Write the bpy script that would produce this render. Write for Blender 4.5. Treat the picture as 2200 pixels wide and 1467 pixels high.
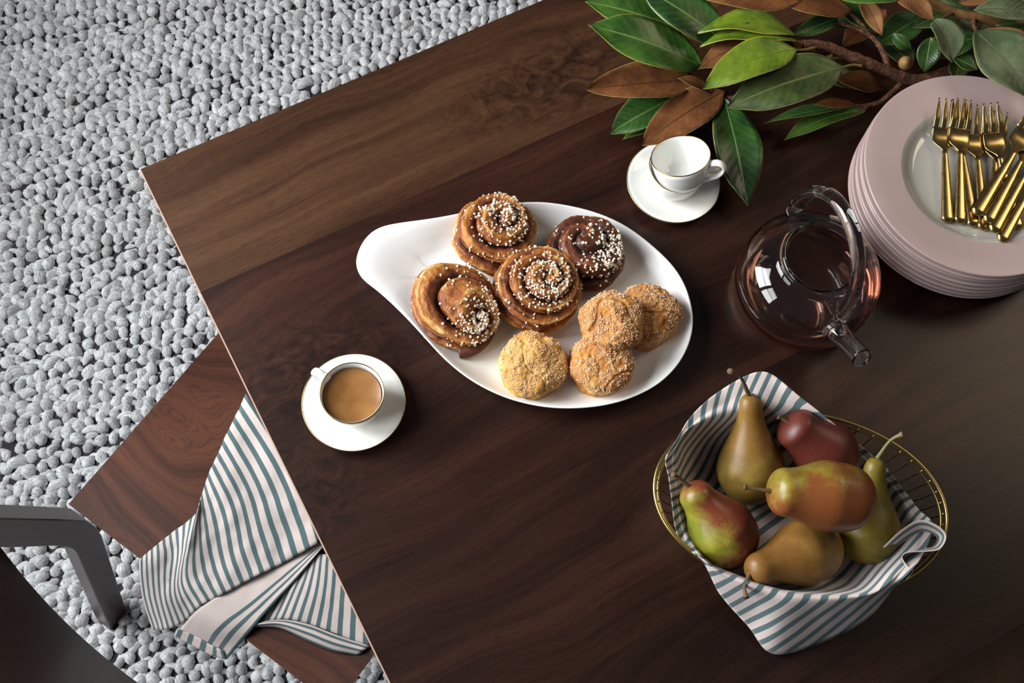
import bpy, bmesh, math, random
import numpy as np
from mathutils import Vector, Matrix, noise as mnoise

for o in list(bpy.data.objects):
    bpy.data.objects.remove(o)
scene = bpy.context.scene
COL = scene.collection
random.seed(7)
rng = np.random.default_rng(7)
PI = math.pi

# ------------------------------------------------------------------ camera
FPX = 2478.07                       # focal length in pixels of the 2200 px wide frame
CAM = Vector((0, 0, 2.03))
TOP = 0.75                          # table top height
c_r = Vector((0.99286781, 0.11064371, 0.04440136))
c_u = Vector((-0.11922043, 0.92144088, 0.36977451))
c_f = Vector((0.0, 0.37243076, -0.92805998))
cd = bpy.data.cameras.new('camera')
cd.sensor_width = 36.0
cd.lens = FPX / 2200 * 36
cd.clip_start = 0.05
cam = bpy.data.objects.new('camera', cd)
COL.objects.link(cam)
R3 = Matrix((c_r, c_u, -c_f)).transposed()
cam.matrix_world = Matrix.Translation(CAM) @ R3.to_4x4()
scene.camera = cam

# ------------------------------------------------------------------ world and daylight
world = bpy.data.worlds.new('world')
scene.world = world
world.use_nodes = True
bg = world.node_tree.nodes['Background']
bg.inputs[0].default_value = (0.80, 0.88, 1.0, 1)
bg.inputs[1].default_value = 0.075


def area(name, loc, target, sx, sy, power, color):
    ld = bpy.data.lights.new(name, 'AREA')
    ld.shape = 'RECTANGLE'
    ld.size, ld.size_y = sx, sy
    ld.energy = power
    ld.color = color
    o = bpy.data.objects.new(name, ld)
    COL.objects.link(o)
    o.location = loc
    o.rotation_euler = (Vector(target) - Vector(loc)).to_track_quat('-Z', 'Y').to_euler()
    return o


# the window wall stands left of the table: two windows side by side, each with a lower and an upper sash
WX = -1.62
SKY = (0.96, 0.985, 1.0)
area('window_daylight_lower', (WX, 0.68, 1.58), (WX + 1, 0.68, 1.58), 1.00, 0.74, 56, SKY)
area('window_daylight_upper', (WX, 0.68, 2.42), (WX + 1, 0.68, 2.42), 1.00, 0.80, 46, SKY)
area('side_window_daylight_lower', (WX, -0.42, 1.58), (WX + 1, -0.42, 1.58), 0.85, 0.74, 21, SKY)
area('side_window_daylight_upper', (WX, -0.42, 2.42), (WX + 1, -0.42, 2.42), 0.85, 0.80, 17, SKY)
# a smaller, farther window diagonally across the room
area('far_window_daylight', (1.70, 1.50, 2.55), (0.7, 0.65, 0.75), 0.7, 0.8, 11, (1.0, 0.80, 0.56))

vs = scene.view_settings
vs.view_transform = 'Standard'
vs.look = 'None'
vs.gamma = 1.0
vs.use_curve_mapping = False
vs.exposure = 0.0
scene.cycles.max_bounces = 16
scene.cycles.transmission_bounces = 16
scene.cycles.glossy_bounces = 8


# ------------------------------------------------------------------ helpers
def at(px, py, z):
    """world point at height z seen at photo pixel px, py"""
    d = c_f + c_r * ((px - 1100) / FPX) - c_u * ((py - 733.5) / FPX)
    return CAM + d * ((z - CAM.z) / d.z)


def ppm(P):
    return FPX / ((Vector(P) - CAM).dot(c_f))


def link(name, me, parent=None, mat=None):
    o = bpy.data.objects.new(name, me)
    COL.objects.link(o)
    if parent is not None:
        o.parent = parent
    if mat is not None and me is not None:
        for m in (mat if isinstance(mat, (list, tuple)) else [mat]):
            me.materials.append(m)
    return o


def thing(name, label, cat, loc=(0, 0, 0), rotz=0.0, group=None):
    o = bpy.data.objects.new(name, None)
    o.empty_display_size = 0.05
    COL.objects.link(o)
    o.location = loc
    o.rotation_euler = (0, 0, rotz)
    return tag(o, label, cat, group)


def tag(o, label, cat, group=None):
    o['label'] = label
    o['category'] = cat
    if group:
        o['group'] = group
    return o


def mesh(name, verts, faces, smooth=True, uv=None, mats=None):
    me = bpy.data.meshes.new(name)
    me.from_pydata([tuple(v) for v in verts], [], faces)
    if smooth:
        me.polygons.foreach_set('use_smooth', [True] * len(me.polygons))
    if uv is not None:
        l = me.uv_layers.new(name='UVMap')
        idx = np.empty(len(me.loops), dtype=np.int32)
        me.loops.foreach_get('vertex_index', idx)
        l.data.foreach_set('uv', np.asarray(uv, dtype=np.float32)[idx].ravel())
    if mats is not None:
        me.polygons.foreach_set('material_index', mats)
    me.update()
    return me


def sharp(o, ang=35):
    me = o.data
    bm = bmesh.new()
    bm.from_mesh(me)
    for e in bm.edges:
        if len(e.link_faces) == 2 and e.calc_face_angle(0) > math.radians(ang):
            e.smooth = False
    bm.to_mesh(me)
    bm.free()
    return o


def lathe(prof, seg=64, close=False):
    """prof: list of (r, z); poles where r == 0"""
    V, F = [], []
    rows = []
    for r, z in prof:
        if r < 1e-6:
            rows.append([len(V)])
            V.append((0, 0, z))
        else:
            rows.append(list(range(len(V), len(V) + seg)))
            for i in range(seg):
                a = 2 * PI * i / seg
                V.append((r * math.cos(a), r * math.sin(a), z))
    prs = list(zip(rows[:-1], rows[1:]))
    if close:
        prs.append((rows[-1], rows[0]))
    for A, B in prs:
        for i in range(seg):
            j = (i + 1) % seg
            if len(A) == 1 and len(B) == 1:
                continue
            if len(A) == 1:
                F.append((A[0], B[j], B[i]))
            elif len(B) == 1:
                F.append((A[i], A[j], B[0]))
            else:
                F.append((A[i], A[j], B[j], B[i]))
    return V, F


def smooth_pts(P, n, closed=False):
    """Catmull-Rom through P (list of vectors/arrays), n samples per span"""
    P = [np.array(p, float) for p in P]
    N = len(P)
    out = []
    spans = N if closed else N - 1
    for i in range(spans):
        if closed:
            a, b, c, d = P[(i - 1) % N], P[i], P[(i + 1) % N], P[(i + 2) % N]
        else:
            b, c = P[i], P[i + 1]
            a = P[i - 1] if i > 0 else 2 * b - c
            d = P[i + 2] if i + 2 < N else 2 * c - b
        for k in range(n):
            t = k / n
            out.append(0.5 * ((2 * b) + (c - a) * t + (2 * a - 5 * b + 4 * c - d) * t * t + (3 * b - a - 3 * c + d) * t ** 3))
    if not closed:
        out.append(P[-1])
    return out


def tube(path, rad, seg=10, caps=True, flat=1.0, up=(0, 0, 1), closed=False):
    """tube along path; rad scalar or list; flat scales the thickness along the local normal"""
    path = [Vector(p) for p in path]
    n = len(path)
    if not hasattr(rad, '__len__'):
        rad = [rad] * n
    V, F = [], []
    upv = Vector(up)
    prevN = None
    for i, p in enumerate(path):
        if closed:
            T = path[(i + 1) % n] - path[(i - 1) % n]
        else:
            T = path[min(i + 1, n - 1)] - path[max(i - 1, 0)]
        T.normalize()
        if prevN is None:
            Nn = upv - T * upv.dot(T)
            if Nn.length < 1e-4:
                Nn = Vector((1, 0, 0)) - T * T.x
        else:
            Nn = prevN - T * prevN.dot(T)
        Nn.normalize()
        prevN = Nn
        B = T.cross(Nn)
        for k in range(seg):
            a = 2 * PI * k / seg
            V.append(p + B * (rad[i] * math.cos(a)) + Nn * (rad[i] * flat * math.sin(a)))
    m = n if closed else n - 1
    for i in range(m):
        for k in range(seg):
            a, b = i * seg + k, i * seg + (k + 1) % seg
            c, d = ((i + 1) % n) * seg + (k + 1) % seg, ((i + 1) % n) * seg + k
            F.append((a, b, c, d))
    if caps and not closed:
        F.append(tuple(reversed(range(seg))))
        F.append(tuple(range((n - 1) * seg, n * seg)))
    return V, F


def merge(*parts):
    V, F = [], []
    for v, f in parts:
        b = len(V)
        V += [tuple(x) for x in v]
        F += [tuple(i + b for i in q) for q in f]
    return V, F


def box(x0, x1, y0, y1, z0, z1):
    V = [(x, y, z) for x in (x0, x1) for y in (y0, y1) for z in (z0, z1)]
    return V, [(0, 1, 3, 2), (4, 6, 7, 5), (0, 4, 5, 1), (2, 3, 7, 6), (0, 2, 6, 4), (1, 5, 7, 3)]


def bevel(o, w, seg=2):
    m = o.modifiers.new('bevel', 'BEVEL')
    m.width = w
    m.segments = seg
    m.limit_method = 'ANGLE'
    m.angle_limit = math.radians(40)
    return o


def prism(poly, y0, y1):
    """polygon in (x, z), extruded along y"""
    n = len(poly)
    V = [(x, y0, z) for x, z in poly] + [(x, y1, z) for x, z in poly]
    F = [tuple(range(n)), tuple(reversed(range(n, 2 * n)))]
    for i in range(n):
        j = (i + 1) % n
        F.append((i, i + n, j + n, j))
    return V, F


def recalc(me):
    bm = bmesh.new()
    bm.from_mesh(me)
    bmesh.ops.recalc_face_normals(bm, faces=bm.faces)
    bm.to_mesh(me)
    bm.free()
    return me


# ------------------------------------------------------------------ materials
class NT:
    def __init__(s, name):
        s.m = bpy.data.materials.new(name)
        s.m.use_nodes = True
        s.t = s.m.node_tree
        s.b = s.t.nodes['Principled BSDF']

    def n(s, typ, **kw):
        nd = s.t.nodes.new(typ)
        for k, v in kw.items():
            setattr(nd, k, v)
        return nd

    def l(s, a, b):
        s.t.links.new(a, b)

    def coord(s, what='Object'):
        return s.n('ShaderNodeTexCoord').outputs[what]

    def mapping(s, vec, scale=(1, 1, 1), loc=(0, 0, 0), rot=(0, 0, 0)):
        m = s.n('ShaderNodeMapping')
        m.inputs['Scale'].default_value = scale
        m.inputs['Location'].default_value = loc
        m.inputs['Rotation'].default_value = rot
        s.l(vec, m.inputs['Vector'])
        return m.outputs[0]

    def noise(s, vec, scale, detail=4, rough=0.55, dist=0.0):
        nd = s.n('ShaderNodeTexNoise')
        nd.inputs['Scale'].default_value = scale
        nd.inputs['Detail'].default_value = detail
        nd.inputs['Roughness'].default_value = rough
        nd.inputs['Distortion'].default_value = dist
        if vec is not None:
            s.l(vec, nd.inputs['Vector'])
        return nd.outputs[0]

    def math(s, op, a, b=None, c=None, clamp=False):
        nd = s.n('ShaderNodeMath', operation=op)
        nd.use_clamp = clamp
        for i, x in enumerate((a, b, c)):
            if x is None:
                continue
            if isinstance(x, (int, float)):
                nd.inputs[i].default_value = x
            else:
                s.l(x, nd.inputs[i])
        return nd.outputs[0]

    def ramp(s, fac, stops, interp='LINEAR'):
        nd = s.n('ShaderNodeValToRGB')
        cr = nd.color_ramp
        cr.interpolation = interp
        while len(cr.elements) < len(stops):
            cr.elements.new(0.5)
        for e, (p, c) in zip(cr.elements, stops):
            e.position = p
            e.color = (*c, 1) if len(c) == 3 else c
        s.l(fac, nd.inputs[0])
        return nd.outputs[0]

    def mix(s, fac, a, b, mode='MIX'):
        nd = s.n('ShaderNodeMix', data_type='RGBA', blend_type=mode)
        for x, i in ((fac, 0), (a, 6), (b, 7)):
            if isinstance(x, (int, float)):
                nd.inputs[i].default_value = x
            elif isinstance(x, tuple):
                nd.inputs[i].default_value = (*x, 1)
            else:
                s.l(x, nd.inputs[i])
        return nd.outputs[2]

    def sep(s, vec):
        nd = s.n('ShaderNodeSeparateXYZ')
        s.l(vec, nd.inputs[0])
        return nd.outputs

    def attr(s, name):
        return s.n('ShaderNodeAttribute', attribute_name=name).outputs['Fac']

    def bump(s, h, strength=0.2, dist=0.002):
        nd = s.n('ShaderNodeBump')
        nd.inputs['Strength'].default_value = strength
        nd.inputs['Distance'].default_value = dist
        s.l(h, nd.inputs['Height'])
        s.l(nd.outputs[0], s.b.inputs['Normal'])

    def set(s, **kw):
        names = dict(color='Base Color', rough='Roughness', metal='Metallic', spec='Specular IOR Level', ior='IOR',
                     trans='Transmission Weight', coat='Coat Weight', coatr='Coat Roughness', sss='Subsurface Weight',
                     sheen='Sheen Weight')
        for k, v in kw.items():
            i = s.b.inputs[names[k]]
            if isinstance(v, (int, float)):
                i.default_value = v
            elif isinstance(v, tuple):
                i.default_value = (*v, 1)
            else:
                s.l(v, i)
        return s


def plain(name, color, rough=0.5, **kw):
    t = NT(name)
    t.set(color=color, rough=rough, **kw)
    return t.m


def wood(name, dark, mid, light, off=0.0, warp=0.05, burl=None, rough=0.36, fine=1.0, spec=0.32):
    """walnut: grain runs along local x"""
    t = NT(name)
    co = t.mapping(t.coord(), loc=(off, off * 0.37, 0))
    wv = t.noise(t.mapping(co, scale=(2.2, 5, 1)), 1.0, 2, 0.5)
    x, y, z = t.sep(co)
    yy = t.math('ADD', y, t.math('MULTIPLY', wv, warp * 4))
    cb = t.n('ShaderNodeCombineXYZ')
    t.l(x, cb.inputs[0])
    t.l(yy, cb.inputs[1])
    vec = cb.outputs[0]
    g1 = t.noise(t.mapping(vec, scale=(1.6, 34, 1)), 1.0, 6, 0.6, 0.4)
    g2 = t.noise(t.mapping(vec, scale=(5, 150, 1)), 1.0, 4, 0.6)
    g3 = t.noise(t.mapping(vec, scale=(1.8, 6, 1)), 1.0, 3, 0.5)
    pores = t.noise(t.mapping(vec, scale=(60, 1300, 1)), 1.0, 2, 0.5)
    v = t.math('ADD', t.math('MULTIPLY', g1, 0.5), t.math('MULTIPLY', g3, 0.35))
    v = t.math('ADD', v, t.math('MULTIPLY', g2, 0.16 * fine))
    if burl:
        bx, by, rx, ry = burl
        lo = t.coord()
        q = t.noise(t.mapping(lo, scale=(30, 42, 1), rot=(0, 0, 0.9)), 1.0, 5, 0.6, 1.6)
        X, Y, Z = t.sep(lo)
        dx = t.math('DIVIDE', t.math('SUBTRACT', X, bx), rx)
        dy = t.math('DIVIDE', t.math('SUBTRACT', Y, by), ry)
        d = t.math('ADD', t.math('MULTIPLY', dx, dx), t.math('MULTIPLY', dy, dy))
        mask = t.math('SUBTRACT', 1.0, d, clamp=True)
        v = t.math('ADD', t.math('MULTIPLY', v, t.math('SUBTRACT', 1.0, t.math('MULTIPLY', mask, 0.75))),
                   t.math('MULTIPLY', t.math('SUBTRACT', q, 0.05), t.math('MULTIPLY', mask, 0.75)))
    col = t.ramp(v, [(0.37, dark), (0.5, mid), (0.64, light)])
    pm = t.ramp(pores, [(0.36, (0.55, 0.55, 0.55)), (0.5, (1, 1, 1))])
    col = t.mix(0.8, col, pm, 'MULTIPLY')
    t.set(color=col, rough=rough, spec=spec)
    t.bump(pores, 0.12, 0.0006)
    return t.m


M = {}
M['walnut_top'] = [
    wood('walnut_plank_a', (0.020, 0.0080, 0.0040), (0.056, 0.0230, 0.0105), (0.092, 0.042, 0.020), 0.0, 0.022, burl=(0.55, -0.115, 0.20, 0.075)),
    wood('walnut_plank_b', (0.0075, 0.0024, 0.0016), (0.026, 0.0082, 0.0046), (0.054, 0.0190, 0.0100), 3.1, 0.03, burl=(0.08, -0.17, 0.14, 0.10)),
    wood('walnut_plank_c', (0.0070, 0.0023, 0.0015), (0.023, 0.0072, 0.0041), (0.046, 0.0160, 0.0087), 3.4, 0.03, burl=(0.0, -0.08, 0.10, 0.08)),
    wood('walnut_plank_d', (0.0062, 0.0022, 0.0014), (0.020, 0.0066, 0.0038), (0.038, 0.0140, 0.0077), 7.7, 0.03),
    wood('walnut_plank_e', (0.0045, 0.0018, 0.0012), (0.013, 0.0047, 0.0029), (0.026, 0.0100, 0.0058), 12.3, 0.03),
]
M['walnut_seat'] = wood('walnut_seat', (0.016, 0.0046, 0.0024), (0.064, 0.0180, 0.0080), (0.125, 0.042, 0.018), 5.2, 0.085, rough=0.36)
M['walnut_dark'] = wood('walnut_dark', (0.007, 0.0026, 0.0020), (0.016, 0.0060, 0.0045), (0.030, 0.011, 0.008), 1.2, 0.05, rough=0.32, spec=0.2)
M['frame'] = plain('dark_frame_lacquer', (0.056, 0.026, 0.024), 0.28, spec=0.28)
M['lit_edge'] = plain('painted_lit_edge', (0.30, 0.19, 0.13), 0.5)  # window light along the table's end edge, put into a paler colour
M['porcelain'] = plain('white_porcelain', (0.83, 0.83, 0.79), 0.12, coat=0.3, coatr=0.05)
M['platter'] = plain('satin_white_ceramic', (0.84, 0.84, 0.83), 0.26)
M['gold'] = plain('gold_line', (0.44, 0.29, 0.11), 0.25, metal=1.0)
M['coffee'] = None
M['pink'] = plain('pink_glaze', (0.41, 0.302, 0.284), 0.38)
M['well'] = plain('pale_glaze', (0.46, 0.44, 0.40), 0.10, coat=0.4, coatr=0.03)


def make_mats():
    t = NT('milky_coffee')
    c = t.coord()
    f = t.noise(t.mapping(c, scale=(30, 30, 1)), 1.0, 3, 0.5, 0.6)
    t.set(color=t.ramp(f, [(0.35, (0.195, 0.084, 0.023)), (0.65, (0.275, 0.128, 0.042))]), rough=0.22)
    M['coffee'] = t.m
    # worn gold for the forks
    t = NT('worn_gold')
    c = t.coord()
    f = t.noise(c, 60, 5, 0.6)
    t.set(color=t.ramp(f, [(0.3, (0.37, 0.26, 0.105)), (0.7, (0.52, 0.37, 0.15))]), metal=1.0,
          rough=t.math('MULTIPLY_ADD', f, 0.2, 0.16))
    M['fork'] = t.m
    M['brass'] = plain('brass_wire', (0.34, 0.25, 0.09), 0.32, metal=1.0)
    # glass and tea
    t = NT('clear_glass')
    t.set(color=(0.98, 0.98, 0.98), rough=0.0, trans=1.0, ior=1.46)
    M['glass'] = t.m
    t = NT('rose_tea')
    t.set(color=(1.0, 0.93, 0.90), rough=0.0, trans=1.0, ior=1.33)
    va = t.n('ShaderNodeVolumeAbsorption')
    va.inputs['Color'].default_value = (1.0, 0.45, 0.20, 1)
    va.inputs['Density'].default_value = 11.0
    t.l(va.outputs[0], t.t.nodes['Material Output'].inputs['Volume'])
    M['tea'] = t.m
    # rug wool
    t = NT('felted_wool')
    u = t.coord('UV')
    yarn = t.noise(t.mapping(u, scale=(1.3, 7.5, 1)), 1.0, 3, 0.55, 0.5)
    tone = t.attr('tone')
    big = t.noise(t.coord(), 2.5, 2, 0.5)
    base = t.ramp(tone, [(0.0, (0.46, 0.45, 0.455)), (0.5, (0.68, 0.69, 0.70)), (1.0, (0.82, 0.84, 0.85))])
    base = t.mix(0.35, base, t.ramp(big, [(0.3, (0.8, 0.79, 0.78)), (0.7, (1, 1, 1))]), 'MULTIPLY')
    col = t.mix(0.75, base, t.ramp(yarn, [(0.38, (0.38, 0.37, 0.375)), (0.55, (1, 1, 1))]), 'MULTIPLY')
    t.set(color=col, rough=0.95, spec=0.1, sheen=0.25)
    t.bump(yarn, 0.8, 0.003)
    M['wool'] = t.m
    M['wool_back'] = plain('wool_backing', (0.035, 0.032, 0.035), 0.95, spec=0.05)
    # striped linen: stripes along uv.x in metres, period 15 mm
    t = NT('striped_linen')
    u = t.coord('UV')
    ux, uy, uz = t.sep(u)
    wob = t.noise(t.mapping(u, scale=(25, 25, 1)), 1.0, 2, 0.5)
    fr = t.math('FRACT', t.math('MULTIPLY_ADD', wob, 0.10, t.math('DIVIDE', ux, 0.0148)))
    thread = t.noise(t.mapping(u, scale=(1500, 160, 1)), 1.0, 2, 0.6)
    thread2 = t.noise(t.mapping(u, scale=(160, 1500, 1)), 1.0, 2, 0.6)
    th = t.math('ADD', thread, thread2)
    stripe = t.ramp(fr, [(0.0, (0, 0, 0)), (0.53, (0, 0, 0)), (0.56, (1, 1, 1)), (0.96, (1, 1, 1)), (0.99, (0, 0, 0))])
    cw = t.ramp(th, [(0.38, (0.43, 0.345, 0.315)), (0.62, (0.61, 0.515, 0.48))])
    cg = t.ramp(th, [(0.38, (0.034, 0.066, 0.072)), (0.62, (0.085, 0.140, 0.148))])
    t.set(color=t.mix(stripe, cw, cg), rough=0.9, spec=0.15, sheen=0.15)
    t.bump(th, 0.25, 0.0006)
    M['linen'] = t.m
    # baked dough
    t = NT('glazed_bun')
    rd = t.attr('ridge')
    c = t.coord()
    f = t.noise(c, 85, 5, 0.65)
    g = t.noise(c, 14, 3, 0.5)
    v = t.math('ADD', t.math('MULTIPLY', rd, 0.85), t.math('MULTIPLY', g, 0.28))
    v = t.math('ADD', v, t.math('MULTIPLY', t.math('SUBTRACT', f, 0.5), 0.95))
    col = t.ramp(v, [(0.12, (0.022, 0.006, 0.004)), (0.30, (0.115, 0.026, 0.007)), (0.52, (0.27, 0.080, 0.016)),
                     (0.78, (0.46, 0.195, 0.042)), (0.99, (0.66, 0.43, 0.17))])
    t.set(color=col, rough=t.math('MULTIPLY_ADD', f, 0.5, 0.30), spec=0.38)
    t.bump(f, 0.9, 0.0025)
    M['bun'] = t.m
    t = NT('dark_glazed_bun')
    rd = t.attr('ridge')
    c = t.coord()
    f = t.noise(c, 55, 5, 0.65)
    g = t.noise(c, 16, 3, 0.5)
    v = t.math('ADD', t.math('MULTIPLY', rd, 0.50), t.math('MULTIPLY', g, 0.40))
    v = t.math('ADD', v, t.math('MULTIPLY', t.math('SUBTRACT', f, 0.5), 0.6))
    col = t.ramp(v, [(0.15, (0.018, 0.006, 0.004)), (0.42, (0.07, 0.018, 0.007)), (0.62, (0.17, 0.045, 0.012)), (0.85, (0.40, 0.17, 0.04))])
    t.set(color=col, rough=t.math('MULTIPLY_ADD', f, 0.45, 0.30), spec=0.38)
    t.bump(f, 0.5, 0.002)
    M['bun_dark'] = t.m
    M['pearl'] = plain('pearl_sugar', (0.80, 0.72, 0.58), 0.5)
    t = NT('golden_scone')
    c = t.coord()
    f = t.noise(c, 90, 5, 0.7)
    g = t.noise(c, 22, 4, 0.6)
    cr = t.attr('ridge')
    v = t.math('ADD', t.math('MULTIPLY', g, 0.75), t.math('MULTIPLY', f, 0.35))
    v = t.math('ADD', v, t.math('MULTIPLY', cr, -0.12))
    col = t.ramp(v, [(0.34, (0.25, 0.078, 0.013)), (0.54, (0.46, 0.185, 0.036)), (0.76, (0.64, 0.37, 0.115))])
    t.set(color=col, rough=0.75)
    t.bump(f, 0.6, 0.002)
    M['scone'] = t.m
    t = NT('pale_scone')
    c = t.coord()
    f = t.noise(c, 90, 5, 0.7)
    g = t.noise(c, 22, 4, 0.6)
    v = t.math('ADD', t.math('MULTIPLY', g, 0.75), t.math('MULTIPLY', f, 0.35))
    t.set(color=t.ramp(v, [(0.34, (0.36, 0.15, 0.030)), (0.54, (0.56, 0.29, 0.072)), (0.74, (0.67, 0.44, 0.155))]), rough=0.75)
    t.bump(f, 0.6, 0.002)
    M['scone_pale'] = t.m
    M['crystal'] = plain('coarse_sugar', (0.78, 0.57, 0.39), 0.3)
    # bark
    t = NT('magnolia_bark')
    c = t.coord()
    f = t.noise(c, 120, 5, 0.7)
    t.set(color=t.ramp(f, [(0.32, (0.040, 0.015, 0.007)), (0.52, (0.14, 0.052, 0.022)), (0.72, (0.31, 0.145, 0.068))]), rough=0.8)
    t.bump(f, 1.0, 0.004)
    M['bark'] = t.m
    t = NT('golden_bark')
    c = t.coord()
    f = t.noise(c, 90, 4, 0.6)
    t.set(color=t.ramp(f, [(0.3, (0.09, 0.045, 0.012)), (0.7, (0.24, 0.125, 0.035))]), rough=0.7)
    t.bump(f, 0.4, 0.001)
    M['bark2'] = t.m
    M['petiole'] = plain('petiole_skin', (0.24, 0.17, 0.045), 0.5)
    M['bud'] = plain('bud_scale', (0.32, 0.18, 0.055), 0.7)


def leaf_mat(name, lo, hi, vein, spots=0.35, rough=0.28, under=False, edge=None):
    t = NT(name)
    u, v, _ = t.sep(t.coord('UV'))
    c = t.coord()
    av = t.math('ABSOLUTE', v)
    big = t.noise(c, 30, 4, 0.6)
    col = t.ramp(big, [(0.38, lo), (0.62, hi)])
    # side veins
    wv = t.math('SINE', t.math('MULTIPLY', t.math('SUBTRACT', u, t.math('MULTIPLY', av, 0.18)), 75.0))
    wv2 = t.math('MULTIPLY_ADD', wv, 0.5, 0.5)
    col = t.mix(t.math('MULTIPLY', t.math('POWER', wv2, 6.0), 0.07), col, vein)
    sp = t.noise(c, 70, 4, 0.6)
    spm = t.ramp(sp, [(0.64, (0, 0, 0)), (0.72, (1, 1, 1))])
    col = t.mix(t.math('MULTIPLY', spm, spots), col, (0.022, 0.012, 0.006))
    bl = t.noise(c, 20, 4, 0.65)
    blm = t.ramp(bl, [(0.60, (0, 0, 0)), (0.70, (1, 1, 1))])
    col = t.mix(t.math('MULTIPLY', blm, spots * 0.75), col, (0.085, 0.060, 0.026))
    mid = t.ramp(av, [(0.0, (1, 1, 1)), (0.028, (1, 1, 1)), (0.055, (0, 0, 0))])
    col = t.mix(t.math('MULTIPLY', mid, 0.75), col, vein)
    if edge:
        em = t.ramp(av, [(0.965, (0, 0, 0)), (0.99, (1, 1, 1))])
        col = t.mix(em, col, edge)
    t.set(color=col, rough=rough, spec=0.5 if not under else 0.15)
    h = t.math('ADD', t.math('MULTIPLY', wv2, 0.3), t.math('MULTIPLY', mid, -1.0 if not under else 1.0))
    h = t.math('ADD', h, t.math('MULTIPLY', t.noise(c, 300, 3, 0.5), 0.5 if under else 0.15))
    t.bump(h, 0.3, 0.0012)
    return t.m


make_mats()
LEAF = {
    'deep': leaf_mat('leaf_deep_green', (0.0101, 0.0360, 0.0086), (0.0288, 0.0828, 0.0130), (0.17, 0.27, 0.07), 0.5, 0.36, edge=(0.28, 0.25, 0.05)),
    'mid': leaf_mat('leaf_mid_green', (0.0185, 0.0594, 0.0079), (0.0475, 0.1188, 0.0145), (0.19, 0.30, 0.07), 0.6, 0.36, edge=(0.34, 0.32, 0.05)),
    'bright': leaf_mat('leaf_yellow_green', (0.0528, 0.1023, 0.0053), (0.1419, 0.2046, 0.0119), (0.13, 0.22, 0.02), 0.7, 0.40, edge=(0.46, 0.36, 0.04)),
    'olive': leaf_mat('leaf_olive', (0.0208, 0.0336, 0.0080), (0.0480, 0.0736, 0.0144), (0.15, 0.19, 0.05), 0.85, 0.42, edge=(0.22, 0.19, 0.06)),
    'pale': leaf_mat('leaf_pale_green', (0.052, 0.078, 0.032), (0.120, 0.155, 0.076), (0.07, 0.085, 0.03), 0.3, 0.45, edge=(0.20, 0.19, 0.07)),
    'rust': leaf_mat('leaf_rust_underside', (0.0880, 0.0304, 0.0088), (0.1720, 0.0640, 0.0192), (0.075, 0.028, 0.010), 0.2, 0.85, True, edge=(0.30, 0.26, 0.07)),
    'tan': leaf_mat('leaf_tan_underside', (0.1540, 0.0665, 0.0245), (0.2520, 0.1225, 0.0490), (0.15, 0.07, 0.03), 0.2, 0.85, True),
}

# ------------------------------------------------------------------ floor and rug
T_ANG = 0.608630434
TC = Vector((-0.48840217, 0.68380921, TOP))       # table corner
ta = Vector((math.cos(T_ANG), math.sin(T_ANG), 0))
tn = Vector((math.sin(T_ANG), -math.cos(T_ANG), 0))
T_W, T_L = 0.977, 1.95

V, F = box(-3.2, 3.2, -2.2, 4.2, -0.05, -0.012)
fl = link('floor', mesh('floor', V, F, False), None, wood('oak_floor', (0.10, 0.06, 0.03), (0.2, 0.12, 0.06), (0.3, 0.19, 0.1), 2.0))
fl['kind'] = 'structure'

rug = thing('rug', 'thick light grey wool rug of chunky knotted loops under the table', 'rug', (0, 0, -0.012))
V, F = box(-1.75, 1.35, -0.75, 2.15, 0.0, 0.012)
link('backing', mesh('rug_backing', V, F, False), rug, M['wool_back'])


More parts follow.
